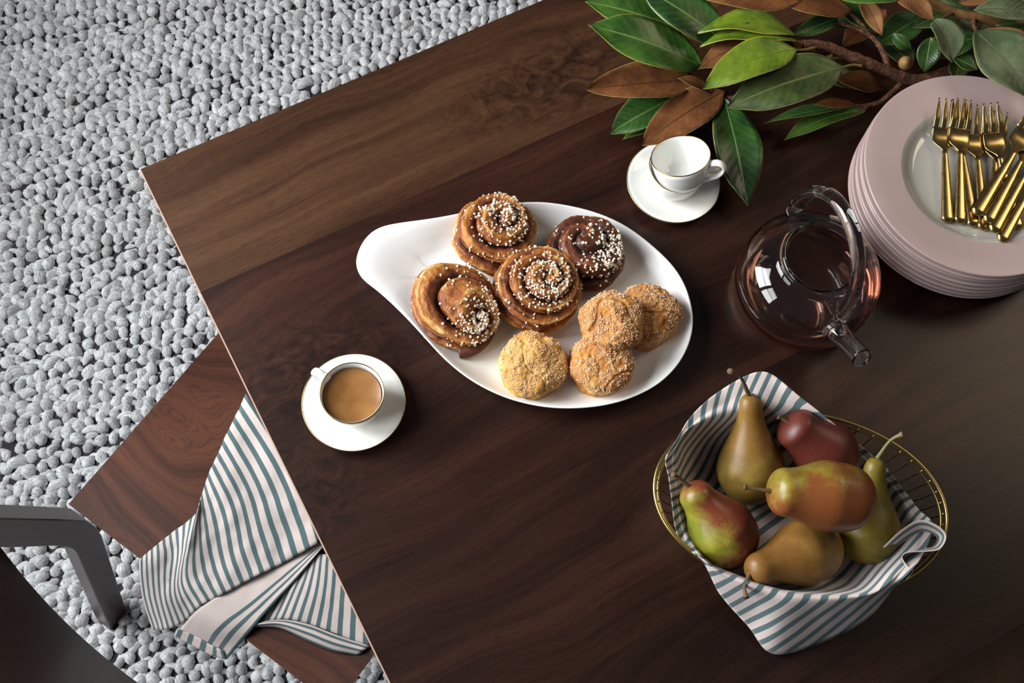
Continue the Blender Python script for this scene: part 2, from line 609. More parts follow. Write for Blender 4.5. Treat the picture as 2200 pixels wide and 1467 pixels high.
def build_rug():
    seg, rings = 8, 4
    # unit lump: upper 3/4 of a sphere
    uv_l, vl = [], []
    for j in range(rings + 1):
        ph = -0.35 * PI / 2 + (PI / 2 + 0.35 * PI / 2) * j / rings
        for i in range(seg):
            a = 2 * PI * i / seg
            vl.append((math.cos(ph) * math.cos(a), math.cos(ph) * math.sin(a), math.sin(ph)))
            uv_l.append((math.cos(ph) * math.cos(a), math.cos(ph) * math.sin(a) + 0.4 * math.sin(ph)))
    vl = np.array(vl)
    uv_l = np.array(uv_l)
    fl_ = []
    for j in range(rings):
        for i in range(seg):
            fl_.append((j * seg + i, j * seg + (i + 1) % seg, (j + 1) * seg + (i + 1) % seg, (j + 1) * seg + i))
    fl_ = np.array(fl_)
    nv = len(vl)
    VV, FF, UU, TT = [], [], [], []
    ang = T_ANG - 0.10
    ex = np.array([math.cos(ang), math.sin(ang)])
    ey = np.array([-math.sin(ang), math.cos(ang)])
    row, pitch = 0.0212, 0.0218
    count = 0
    for i in range(-150, 150):
        ph = 0.36 * i + 0.10 * rng.standard_normal()
        for j in range(-150, 150):
            u = (j + ph % 1.0 + 0.09 * rng.standard_normal()) * pitch
            v = i * row + 0.08 * row * rng.standard_normal() + 0.005 * math.sin(u * 9 + i * 0.7)
            p = np.array([-0.3, 0.8]) + ex * u + ey * v
            if not (-1.72 < p[0] < 1.3 and -0.5 < p[1] < 2.12):
                continue
            q = Vector((p[0], p[1], TOP)) - TC
            a_, b_ = q.dot(ta), q.dot(tn)
            if a_ > 0.28 and 0.30 < b_ < T_W - 0.1:
                continue
            if a_ > 0.40 and 0.22 < b_ < T_W:
                continue
            # a proud lump of yarn, and the strand it dives under
            for layer in (0, 1):
                s = 1 + 0.10 * rng.standard_normal()
                if layer == 0:
                    if rng.random() < 0.86:
                        sx, sy, sz = 0.0126 * s, 0.0111 * s * (1 + 0.08 * rng.standard_normal()), 0.0130 * s
                        rot = rng.normal(1.15, 0.45)
                        bend = 0.15
                    else:
                        sx, sy, sz = 0.0180 * s, 0.0090 * s, 0.0122 * s
                        rot = rng.normal(0.35, 0.45)
                        bend = 0.38
                    z0 = 0.013 + 0.0030 * rng.standard_normal()
                    c0 = p
                else:
                    sx, sy, sz = 0.0172 * s, 0.0078 * s, 0.0100 * s
                    rot = rng.normal(0.1, 0.35)
                    bend = 0.45
                    z0 = 0.0072 + 0.0025 * rng.standard_normal()
                    c0 = p + ex * pitch * 0.35 + ey * row * 0.52
                L = vl * np.array([sx, sy, sz])
                k1, k2 = rng.normal(0, 0.13, 2)
                L = L * (1 + k1 * vl[:, 0:1] + k2 * vl[:, 1:2] * vl[:, 0:1])
                L[:, 1] -= bend * (L[:, 0] ** 2) / sx
                c, s_ = math.cos(rot), math.sin(rot)
                X = L[:, 0] * c - L[:, 1] * s_
                Y = L[:, 0] * s_ + L[:, 1] * c
                W = np.stack([c0[0] + ex[0] * X + ey[0] * Y, c0[1] + ex[1] * X + ey[1] * Y, L[:, 2] + z0], 1)
                W[:, 2] += 0.20 * (W[:, 0] - c0[0]) * rng.standard_normal() + 0.20 * (W[:, 1] - c0[1]) * rng.standard_normal()
                VV.append(W)
                FF.append(fl_ + count * nv)
                o = rng.random(2) * 50
                th = rng.random() * PI
                R_ = np.array([[math.cos(th), -math.sin(th)], [math.sin(th), math.cos(th)]])
                UU.append(uv_l @ R_.T + o)
                TT.append(np.full(nv, np.clip(rng.normal(0.62, 0.22), 0, 1)))
                count += 1
    VV = np.concatenate(VV)
    FF = np.concatenate(FF)
    UU = np.concatenate(UU).astype(np.float32)
    TT = np.concatenate(TT).astype(np.float32)
    me = bpy.data.meshes.new('wool_loops')
    me.vertices.add(len(VV))
    me.vertices.foreach_set('co', VV.astype(np.float32).ravel())
    me.loops.add(FF.size)
    me.loops.foreach_set('vertex_index', FF.ravel().astype(np.int32))
    me.polygons.add(len(FF))
    me.polygons.foreach_set('loop_start', np.arange(0, FF.size, 4, dtype=np.int32))
    me.polygons.foreach_set('loop_total', np.full(len(FF), 4, dtype=np.int32))
    me.polygons.foreach_set('use_smooth', np.ones(len(FF), dtype=bool))
    me.update(calc_edges=True)
    l = me.uv_layers.new(name='UVMap')
    l.data.foreach_set('uv', UU[FF.ravel()].ravel())
    at_ = me.attributes.new('tone', 'FLOAT', 'POINT')
    at_.data.foreach_set('value', TT)
    o = link('wool_loops', me, rug, M['wool'])
    o['kind'] = 'stuff'
    print('rug lumps', count)


build_rug()

# ------------------------------------------------------------------ table
table = thing('dining_table', 'dark walnut dining table topped with wide planks', 'table', (TC.x, TC.y, 0), T_ANG)
# local frame: x along the length, y = -width direction
NPL = 5
pw = [0.190, 0.200, 0.200, 0.199, 0.188]
y = 0.0
ch = 0.0016
for i in range(NPL):
    w = pw[i]
    g = 0.00003
    y0, y1 = -y - w + g, -y - g
    yc = -y                                             # plank local origin at its far edge
    h = 0.028
    V = []
    e = 0.00008
    for yy_, ins in ((y0 + yc * -1, 0), (y1 - yc, 0)):
        pass
    a0, a1 = -w + g, -g
    sec = [(a0, -h), (a0, -e), (a0 + e, 0), (a1 - e, 0), (a1, -e), (a1, -h)]
    rows = [(0.0, -ch), (ch, 0.0), (T_L, 0.0)]
    V, F = [], []
    for x_, dz in rows:
        for yy_, zz_ in sec:
            V.append((x_ if zz_ > -h else x_ + 0.012 * (x_ < 0.1), yy_, zz_ + (dz if zz_ > -h / 2 else 0)))
    n = len(sec)
    for r in range(len(rows) - 1):
        for k in range(n):
            F.append((r * n + k, r * n + (k + 1) % n, (r + 1) * n + (k + 1) % n, (r + 1) * n + k))
    F.append(tuple(reversed(range(n))))
    F.append(tuple(range((len(rows) - 1) * n, len(rows) * n)))
    me = recalc(mesh('plank', V, F, False))
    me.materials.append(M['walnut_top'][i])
    me.materials.append(M['lit_edge'])
    for pl in me.polygons:
        if abs(pl.center.x - ch / 2) < 0.0015 and pl.center.z > -0.004:
            pl.material_index = 1  # end chamfer painted paler to look lit from the window
    o = link('plank', me, table)
    o.location = (0, yc, TOP)
    y += w
for (x0, x1, y0, y1) in ((0.30, 0.34, -0.80, -0.17), (1.6, 1.64, -0.80, -0.17)):
    V, F = box(x0, x1, y0, y1, TOP - 0.10, TOP - 0.0285)
    link('apron', mesh('apron', V, F, False), table, M['walnut_dark'])
for (x0, x1, y0, y1) in ((0.34, 1.6, -0.81, -0.785), (0.34, 1.6, -0.19, -0.165)):
    V, F = box(x0, x1, y0, y1, TOP - 0.10, TOP - 0.0285)
    link('apron', mesh('apron', V, F, False), table, M['walnut_dark'])
for lx in (0.36, 1.58):
    for ly in (-0.22, -0.755):
        V, F = lathe([(0, 0.005), (0.02, 0.005), (0.036, TOP - 0.11), (0.036, TOP - 0.03), (0, TOP - 0.03)], 24)
        V = [(a + lx, b + ly, c) for a, b, c in V]
        link('leg', mesh('leg', V, F), table, M['walnut_dark'])

# ------------------------------------------------------------------ chair
CA = Vector((-0.57609523, 0.31569397, 0))
cw = Vector((0.87736547, -0.47982271, 0))
cb_ = Vector((-0.47982271, -0.87736547, 0))
chair = thing('dining_chair', 'walnut dining chair with curved backrest pulled up to the table corner', 'chair',
              (CA.x, CA.y, 0), math.atan2(cw.y, cw.x))
# local: x = seat width, y = towards the table front (= -back), z up
SW, SD, SZ = 0.462, 0.44, 0.45
nx, ny = 36, 30
V, F, = [], []
for lay in (0, 1):
    for j in range(ny + 1):
        for i in range(nx + 1):
            u, v = i / nx, j / ny
            s = abs(2 * u - 1)
            dish = 0.006 * s ** 3 - 0.004 * (1 - s ** 2) * min(1, v * 2.5)
            dish += -0.010 * max(0, v - 0.75) ** 2 * 16
            z = SZ + dish - (0.018 if lay else 0)
            taper = 0.012 * lay
            V.append((taper + u * (SW - 2 * taper), taper + v * (SD - 2 * taper), z))
W_ = nx + 1
off = (nx + 1) * (ny + 1)
for j in range(ny):
    for i in range(nx):
        a = j * W_ + i
        F.append((a, a + 1, a + 1 + W_, a + W_))
        F.append((off + a, off + a + W_, off + a + 1 + W_, off + a + 1))
for i in range(nx):
    F.append((i, off + i, off + i + 1, i + 1))
    a = ny * W_ + i
    F.append((a, a + 1, off + a + 1, off + a))
for j in range(ny):
    a = j * W_
    F.append((a, a + W_, off + a + W_, off + a))
    a = j * W_ + nx
    F.append((a, off + a, off + a + W_, a + W_))
seat = sharp(link('seat', recalc(mesh('seat', V, F)), chair, M['walnut_seat']))
# the rear legs: flat boomerang boards whose upper arm carries the backrest
legprof = [(-0.150, 0.86), (-0.128, 0.86), (-0.062, 0.630), (-0.010, 0.446), (-0.002, 0.415), (-0.001, 0.375), (-0.004, 0.335),
           (-0.075, 0.019), (-0.082, 0.006), (-0.118, 0.006), (-0.046, 0.362), (-0.0445, 0.378), (-0.046, 0.395), (-0.050, 0.43), (-0.084, 0.56)]
legprof = [(-0.150, 0.86), (-0.118, 0.83), (-0.062, 0.640), (-0.012, 0.452), (-0.003, 0.415), (-0.002, 0.375), (-0.006, 0.335),
           (-0.075, 0.03), (-0.080, 0.006), (-0.120, 0.006), (-0.047, 0.355), (-0.0445, 0.375), (-0.0450, 0.395), (-0.050, 0.43), (-0.086, 0.56)]


def rear_leg(x0, x1, name='rear_leg'):
    n = len(legprof)
    V = [(x0, y_, z_) for y_, z_ in legprof] + [(x1, y_, z_) for y_, z_ in legprof]
    F = [tuple(range(n)), tuple(reversed(range(n, 2 * n)))]
    for i in range(n):
        j = (i + 1) % n
        F.append((i, i + n, j + n, j))
    o = link(name, recalc(mesh(name, V, F, False)), chair, M['frame'])
    bevel(o, 0.0015, 2)
    return o


rear_leg(-0.012, 0.020)
rear_leg(SW - 0.020, SW + 0.012)
for x0 in (0.03, SW - 0.06):
    V, F = box(x0, x0 + 0.03, SD - 0.075, SD - 0.04, 0.004, SZ - 0.028)
    V = [(a, b + (SZ - c) * 0.06, c) for a, b, c in V]
    bevel(link('front_leg', mesh('front_leg', V, F, False), chair, M['frame']), 0.002)
for (x0, x1, y0, y1) in ((0.022, SW - 0.022, 0.016, 0.040), (0.03, SW - 0.03, SD - 0.07, SD - 0.045), (0.022, 0.045, 0.040, SD - 0.07), (SW - 0.045, SW - 0.022, 0.040, SD - 0.07)):
    V, F = box(x0, x1, y0, y1, SZ - 0.075, SZ - 0.0305)
    link('seat_rail', mesh('seat_rail', V, F, False), chair, M['frame'])
# curved backrest
V, F = [], []
nu, nvv = 40, 10
TH = 0.011
for lay in (0, 1):
    for j in range(nvv + 1):
        for i in range(nu + 1):
            u, v = i / nu, j / nvv
            x = -0.005 + u * (SW + 0.01)
            arc = 1 - (2 * u - 1) ** 2
            zlo = 0.575 + 0.006 * (1 - arc)
            zhi = 0.805 + 0.02 * arc
            z = zlo + (zhi - zlo) * v
            yb = -(0.080 + 0.034 * arc + (z - 0.575) * 0.235) - (TH if lay else 0)
            V.append((x, yb, z))
W_ = nu + 1
off = (nu + 1) * (nvv + 1)
for j in range(nvv):
    for i in range(nu):
        a = j * W_ + i
        F.append((a, a + 1, a + 1 + W_, a + W_))
        F.append((off + a, off + a + W_, off + a + 1 + W_, off + a + 1))
for i in range(nu):
    F.append((i, off + i, off + i + 1, i + 1))
    a = nvv * W_ + i
    F.append((a, a + 1, off + a + 1, off + a))
for j in range(nvv):
    a = j * W_
    F.append((a, a + W_, off + a + W_, off + a))
    a = j * W_ + nu
    F.append((a, off + a, off + a + W_, a + W_))
sharp(link('backrest', recalc(mesh('backrest', V, F)), chair, M['walnut_dark']))


# a second chair of the same make on the near long side, almost wholly outside the frame
c2 = chair.copy()
COL.objects.link(c2)
q_ = TC + ta * 0.63 + tn * (T_W + 0.24)
c2.location = (q_.x, q_.y, 0)
c2.rotation_euler = (0, 0, T_ANG)
c2['label'] = 'second walnut chair in deep shade at the lower right frame corner'
for ch_ in list(chair.children):
    k_ = ch_.copy()
    COL.objects.link(k_)
    k_.parent = c2
for c_ in (chair, c2):
    c_['group'] = 'walnut chairs at the table'


# ------------------------------------------------------------------ cloth helper
def patch(rows, nu, nv, uvfn=None, wr=0.0, seed=0):
    """rows: list of rows of 3-D points (same length); smooth surface; returns verts, faces, uv params"""
    R_ = [smooth_pts(r, nu) for r in rows]
    cols = list(zip(*R_))
    C_ = [smooth_pts(list(c), nv) for c in cols]
    nI, nJ = len(C_), len(C_[0])
    V, F, UV = [], [], []
    for i in range(nI):
        for j in range(nJ):
            p = Vector(C_[i][j])
            if wr:
                p.z += wr * (mnoise.noise(Vector((p.x * 28 + seed, p.y * 28, seed))) + 0.5 * mnoise.noise(Vector((p.x * 70, p.y * 70 + seed, 3))))
            V.append(p)
            UV.append((i / (nI - 1), j / (nJ - 1)))
    for i in range(nI - 1):
        for j in range(nJ - 1):
            a = i * nJ + j
            F.append((a, a + 1, a + nJ + 1, a + nJ))
    return V, F, UV


def cloth_obj(name, pieces, parent=None):
    VV, FF, UU = [], [], []
    for V, F, UV in pieces:
        b = len(VV)
        VV += [tuple(v) for v in V]
        FF += [tuple(i + b for i in f) for f in F]
        UU += UV
    me = mesh(name, VV, FF, True, UU)
    o = link(name, me, parent, M['linen'])
    s = o.modifiers.new('thickness', 'SOLIDIFY')
    s.thickness = 0.0009
    s.offset = 0
    return o


# ------------------------------------------------------------------ napkin on the chair
def napkin():
    zs = SZ
    # main layer: u along the hem (left to right), v from hem to the fold
    def A(x, y_, dz=0.0):
        return at(x, y_, zs + dz)
    hem = [A(328, 1352, -0.085), A(358, 1352, -0.062), A(395, 1335, -0.035), A(430, 1303, 0.002), A(480, 1276, 0.012), A(540, 1243, 0.014), A(610, 1208, 0.014), (A(690, 1163, 0.016))]
    m1 = [A(306, 1280, -0.045), A(340, 1280, -0.025), A(372, 1270, 0.000), A(398, 1240, 0.012), A(455, 1215, 0.013), A(518, 1180, 0.018), A(588, 1140, 0.015), A(665, 1090, 0.016)]
    m2 = [A(299, 1215, -0.002), A(335, 1206, 0.010), A(378, 1190, 0.012), A(408, 1160, 0.030), A(440, 1128, 0.022), A(497, 1085, 0.024), A(552, 1035, 0.018), A(620, 990, 0.018)]
    fold = [A(300, 1200, 0.004), A(333, 1173, 0.010), A(375, 1140, 0.010), A(420, 1103, 0.030), A(432, 1065, 0.022), A(456, 1000, 0.018), A(490, 925, 0.016), A(528, 845, 0.016)]
    V, F, UV = patch([hem, m1, m2, fold], 8, 10, wr=0.0045, seed=1)
    UV1 = [(0.0148 * (u * 21.6 + 0.2), v * 0.25) for u, v in UV]
    P1 = (V, F, UV1)
    # turned-back strip under the hem: pale reverse side, then striped band
    Lr = [A(690, 1160, 0.006), A(600, 1200, 0.006), A(500, 1262, 0.008), A(425, 1310, 0.006), A(378, 1362, -0.06)]
    Md = [A(694, 1166, 0.009), A(625, 1222, 0.008), A(535, 1296, 0.010), A(470, 1345, 0.006), A(440, 1388, -0.055)]
    Rr = [A(698, 1170, 0.010), A(650, 1228, 0.010), A(585, 1300, 0.012), A(532, 1363, 0.008), A(488, 1416, -0.045)]
    V, F, UV = patch([Lr, Md, Rr], 8, 10, wr=0.0015, seed=5)
    UV2 = []
    for u, v in UV:
        sx = 0.0148 * 0.25 if v < 0.45 else 0.0148 * (0.25 + (v - 0.45) * 4.6)
        UV2.append((sx, u * 0.3))
    P2 = (V, F, UV2)
    # the short hemmed end of that strip, stripes across it
    a0 = [A(382, 1352, -0.045), A(418, 1366, -0.045), A(458, 1388, -0.042), A(480, 1398, -0.035)]
    a1 = [A(376, 1366, -0.062), A(412, 1386, -0.062), A(455, 1408, -0.06), A(488, 1417, -0.05)]
    V, F, UV = patch([a0, a1], 8, 6, wr=0.001, seed=2)
    V = [Vector(v) + Vector((0, 0, 0.004)) for v in V]
    P5 = (V, F, [(0.0148 * (0.4 + u * 4.5), v * 0.03) for u, v in UV])
    # layer to the right, stripes running away from the viewer
    b0 = [A(522, 1346, 0.004), A(570, 1335, 0.006), A(612, 1330, 0.008), A(664, 1340, 0.008), A(724, 1362, 0.006), A(800, 1392, 0.004)]
    b1 = [A(590, 1270, 0.003), A(610, 1265, 0.006), A(640, 1262, 0.008), A(682, 1268, 0.010), A(730, 1285, 0.008), A(800, 1310, 0.004)]
    b2 = [A(640, 1212, 0.003), A(652, 1205, 0.004), A(668, 1195, 0.005), A(692, 1190, 0.006), A(735, 1200, 0.006), A(800, 1230, 0.004)]
    V, F, UV = patch([b0, b1, b2], 8, 10, wr=0.002, seed=3)
    P3 = (V, F, [(0.0148 * (0.7 + u * 13.5), v * 0.15) for u, v in UV])
    # folded lip along its lower edge
    c0 = [A(540, 1341, 0.009), A(600, 1331, 0.012), A(660, 1340, 0.013), A(724, 1364, 0.011), A(795, 1388, 0.008)]
    c1 = [A(548, 1346, 0.003), A(602, 1350, 0.006), A(660, 1376, 0.009), A(715, 1398, 0.008), A(770, 1408, 0.005)]
    c0, c1 = [Vector(v) for v in c0], [Vector(v) for v in c1]
    cm = [(a + b) / 2 + Vector((0, 0, 0.005)) for a, b in zip(c0, c1)]
    V, F, UV = patch([c0, cm, c1], 8, 6, wr=0.001, seed=4)
    P4 = (V, F, [(0.0148 * (0.15 + v * 2.7), u * 0.2) for u, v in UV])
    o = cloth_obj('napkin', [P1, P2, P3, P4, P5])
    tag(o, 'crumpled linen napkin with green stripes draped over the chair seat', 'napkin')
    return o


napkin()


# ------------------------------------------------------------------ porcelain
def cup_mesh(R=0.0362, H=0.0445):
    prof = [(0, 0.0025), (0.0165, 0.0025), (0.0175, 0.0), (0.0195, 0.0), (0.0205, 0.0025), (0.0260, 0.0070), (0.0312, 0.0155), (0.0340, 0.0260),
            (R - 0.0006, 0.038), (R, H), (R - 0.0008, H + 0.0006), (R - 0.0016, H - 0.0002), (R - 0.0022, 0.038), (0.0318, 0.026), (0.0288, 0.0165), (0.0235, 0.0088),
            (0.0165, 0.0058), (0, 0.0052)]
    return lathe(prof, 72)


def cup_handle(R=0.0362):
    pts = [(0.0335, 0, 0.036), (0.041, 0, 0.0405), (0.0485, 0, 0.041), (0.0535, 0, 0.0355), (0.0515, 0, 0.0275), (0.045, 0, 0.0205), (0.037, 0, 0.017), (0.0300, 0, 0.0160)]
    path = smooth_pts(pts, 5)
    n = len(path)
    rad = [0.0060 - 0.0013 * math.sin(PI * i / (n - 1)) for i in range(n)]
    return tube(path, rad, 12, flat=0.5, up=(0, 0, 1))


def gold_ring(r, z, t=0.00045, seg=96):
    path = [(r * math.cos(2 * PI * i / seg), r * math.sin(2 * PI * i / seg), z) for i in range(seg)]
    return tube(path, t, 8, closed=True)


cup_me = mesh('cup_body', *cup_mesh())
cup_me.materials.append(M['porcelain'])
handle_me = mesh('cup_handle', *cup_handle())
handle_me.materials.append(M['porcelain'])
cring_me = mesh('cup_gold_rim', *gold_ring(0.0357, 0.0449, 0.00065))
cring_me.materials.append(M['gold'])
RS = 0.0592
sprof = [(0, 0.0035), (0.019, 0.0035), (0.020, 0.0), (0.0235, 0.0), (0.0245, 0.0035), (0.040, 0.0078), (0.052, 0.0118), (RS, 0.0145), (RS + 0.0003, 0.0152), (RS - 0.0006, 0.0156),
         (0.052, 0.0134), (0.040, 0.0096), (0.0265, 0.0062), (0.0235, 0.0056), (0.0, 0.0056)]
saucer_me = mesh('saucer_body', *lathe(sprof, 96))
saucer_me.materials.append(M['porcelain'])
sring_me = mesh('saucer_gold_rim', *gold_ring(RS - 0.0002, 0.0155, 0.00055, 120))
sring_me.materials.append(M['gold'])


def saucer(label, loc):
    s = thing('saucer', label, 'saucer', loc, 0, 'white saucers with gold rims')
    link('dish', saucer_me, s)
    link('gold_rim', sring_me, s)
    return s


def cup(label, loc, rz, tilt=None):
    c = thing('espresso_cup', label, 'cup', loc, rz, 'white espresso cups with gold rims')
    link('bowl', cup_me, c)
    link('handle', handle_me, c)
    link('gold_rim', cring_me, c)
    if tilt:
        ax, an = tilt
        c.rotation_mode = 'QUATERNION'
        q = Matrix.Rotation(an, 3, Vector(ax)).to_quaternion() @ Matrix.Rotation(rz, 3, 'Z').to_quaternion()
        c.rotation_quaternion = q
    return c


S1 = Vector((-0.17246526, 0.40992062, TOP))
S2 = Vector((0.17768548, 0.74975636, TOP))
saucer('white gold-rimmed saucer under the filled coffee cup', S1)
saucer('white gold-rimmed saucer under the two stacked empty cups', S2)
hd = at(683, 800, 0.795) - (S1 + Vector((0, 0, 0.045)))
c1 = cup('white espresso cup filled with milky coffee', S1 + Vector((0.001, -0.001, 0.0057)), math.atan2(hd.y, hd.x))
V, F = lathe([(0, 0.0365), (0.0322, 0.0365), (0.0327, 0.0368), (0.0322, 0.0362), (0.031, 0.0300), (0, 0.030)], 64)
cf = link('coffee', mesh('coffee', V, F), c1, M['coffee'])
cf['label'] = 'milky brown coffee'
cup('lower white cup of the stacked pair, resting on the saucer', S2 + Vector((0.0, 0.0, 0.0057)), 0.12)
hd2 = at(1550, 365, 0.825) - at(1465, 340, 0.825)
tilt_dir = Vector((-0.68, 0.73, 0)).normalized()
tl_ = math.radians(21)
nrm_ = tilt_dir * math.sin(tl_) + Vector((0, 0, math.cos(tl_)))
cup('upper white cup of the stacked pair, tilted and empty', at(1464, 339, TOP + 0.0755) - nrm_ * 0.0445 + Vector((-0.001, 0.0022, 0)), math.atan2(hd2.y, hd2.x) - 0.05,
    (Vector((0, 0, 1)).cross(tilt_dir), tl_))


# ------------------------------------------------------------------ serving platter
def platter():
    o2 = [(68, 520), (88, 440), (130, 370), (185, 322), (265, 290), (400, 270), (560, 247), (720, 216), (900, 172), (1110, 150), (1250, 155), (1400, 180), (1550, 222),
          (1700, 290), (1850, 400), (1980, 520), (2060, 640), (2100, 760), (2115, 870), (2100, 980), (2050, 1100), (1960, 1210), (1850, 1290), (1700, 1355),
          (1550, 1390), (1400, 1403), (1250, 1400), (1100, 1375), (950, 1330), (800, 1255), (700, 1185), (600, 1100), (500, 990), (400, 880), (300, 780), (200, 690),
          (130, 640), (88, 590)]
    zr = TOP + 0.027
    P = [at(740 + x / 2.8205, 380 + y / 2.8205, zr) for x, y in o2]
    P = [p.to_2d() for p in smooth_pts([tuple(p.to_2d()) for p in P], 4, True) for p in [Vector((*p, 0))]]
    N = len(P)
    # a light relaxation of the contour
    for _ in range(6):
        P = [(P[i - 1] + P[i] * 2 + P[(i + 1) % N]) / 4 for i in range(N)]
    area_ = sum(P[i].x * P[(i + 1) % N].y - P[(i + 1) % N].x * P[i].y for i in range(N))
    sgn = 1 if area_ > 0 else -1
    nor = []
    for i in range(N):
        t_ = P[(i + 1) % N] - P[i - 1]
        nor.append((Vector((t_.y, -t_.x)) * sgn).normalized())
    tip = at(764, 565, zr).to_2d()
    far = at(1490, 690, zr).to_2d()
    ax = (far - tip)
    Lx = ax.length
    ax.normalize()
    ts = [(p - tip).dot(ax) / Lx for p in P]
    def inset(i, d):
        return P[i] - nor[i] * d
    cen = tip + ax * Lx * 0.60
    V, F = [], []
    loops = []
    def loop(fn):
        idx = []
        for i in range(N):
            x, y_, z = fn(i)
            idx.append(len(V))
            V.append((x, y_, z))
        loops.append(idx)
    def k(i):                                             # 1 at the handle end, 0 in the body
        t_ = min(1, max(0, (0.27 - ts[i]) / 0.27))
        return t_ * t_ * (3 - 2 * t_)
    def ring(d0, d1, z0, z1):
        def fn(i):
            kk = k(i)
            q = inset(i, d0)
            ex_ = max(0.0, d1 - d0) * kk
            lat = q - tip - ax * (q - tip).dot(ax)
            q = q + ax * ex_ * 1.25 - lat * min(0.5, ex_ * 4)
            return q.x, q.y, TOP + z0 + (z1 - z0) * kk
        return fn
    # foot, outer wall, rim, inner wall, floor
    loop(ring(0.040, 0.060, 0.000, 0.000))
    loop(ring(0.036, 0.052, 0.0002, 0.0002))
    loop(ring(0.020, 0.034, 0.006, 0.008))
    loop(ring(0.007, 0.012, 0.016, 0.021))
    loop(ring(0.0008, 0.0010, 0.0255, 0.0262))
    loop(ring(0.0, 0.0, 0.0268, 0.0278))
    loop(ring(0.0010, 0.0016, 0.0274, 0.0286))
    loop(ring(0.0026, 0.0070, 0.0264, 0.0284))
    loop(ring(0.0080, 0.0220, 0.0205, 0.0250))
    loop(ring(0.0160, 0.0400, 0.0130, 0.0180))
    loop(ring(0.0250, 0.0560, 0.0078, 0.0112))
    loop(ring(0.0340, 0.0680, 0.0056, 0.0066))
    base_in = [Vector(V[i][:2]) for i in loops[-1]]
    for s in (0.8, 0.55, 0.3, 0.1):
        idx = []
        for q in base_in:
            w = cen + (q - cen) * s
            idx.append(len(V))
            V.append((w.x, w.y, TOP + 0.0050))
        loops.append(idx)
    for A_, B_ in zip(loops[:-1], loops[1:]):
        for i in range(N):
            j = (i + 1) % N
            F.append((A_[i], A_[j], B_[j], B_[i]))
    V.append((cen.x, cen.y, TOP + 0.005))
    for i in range(N):
        F.append((loops[-1][i], loops[-1][(i + 1) % N], len(V) - 1))
    V.append((cen.x, cen.y, TOP))
    for i in range(N):
        F.append((loops[0][(i + 1) % N], loops[0][i], len(V) - 1))
    o = link('serving_platter', recalc(mesh('serving_platter', V, F)), None, M['platter'])
    tag(o, 'white teardrop-shaped ceramic serving platter holding buns and scones', 'platter')


platter()
ZP = TOP + 0.0058                                          # platter floor


# ------------------------------------------------------------------ pastries
def set_attr(me, name, vals):
    a = me.attributes.new(name, 'FLOAT', 'POINT')
    a.data.foreach_set('value', np.asarray(vals, dtype=np.float32))


ico_v = []
g_ = (1 + 5 ** 0.5) / 2
for a_, b_ in ((-1, g_), (1, g_), (-1, -g_), (1, -g_)):
    ico_v += [(a_, b_, 0), (0, a_, b_), (b_, 0, a_)]
ico_v = np.array(ico_v, float) / math.hypot(1, g_)


def hull_faces(v):
    bm = bmesh.new()
    for p in v:
        bm.verts.new(p)
    bmesh.ops.convex_hull(bm, input=bm.verts)
    bm.verts.index_update()
    fs = [tuple(x.index for x in f.verts) for f in bm.faces]
    bm.free()
    return fs


ico_f = hull_faces(ico_v)
oct_v = np.array([(1, 1, 1), (1, -1, 1), (-1, -1, 1), (-1, 1, 1), (1, 1, -1), (1, -1, -1), (-1, -1, -1), (-1, 1, -1)], float) * 0.75
oct_f = [(0, 3, 2, 1), (4, 5, 6, 7), (0, 1, 5, 4), (1, 2, 6, 5), (2, 3, 7, 6), (3, 0, 4, 7)]


def grains(points, normals, smin, smax, shape='ico'):
    bv, bf = (ico_v, ico_f) if shape == 'ico' else (oct_v, oct_f)
    V, F = [], []
    for p, n in zip(points, normals):
        s = random.uniform(smin, smax)
        M_ = Matrix.Rotation(random.uniform(0, 6.28), 3, Vector((random.gauss(0, 1), random.gauss(0, 1), random.gauss(0, 1))).normalized())
        sc = Vector((random.uniform(0.7, 1.2), random.uniform(0.7, 1.2), random.uniform(0.6, 1.0)))
        b = len(V)
        c = Vector(p) + Vector(n) * s * 0.45
        for q in bv:
            jit = 1 + random.uniform(-0.18, 0.18)
            w = M_ @ Vector((q[0] * sc.x * jit, q[1] * sc.y * jit, q[2] * sc.z * jit))
            V.append(c + w * s)
        F += [tuple(i + b for i in f) for f in bf]
    return mesh('grains', V, F, False)


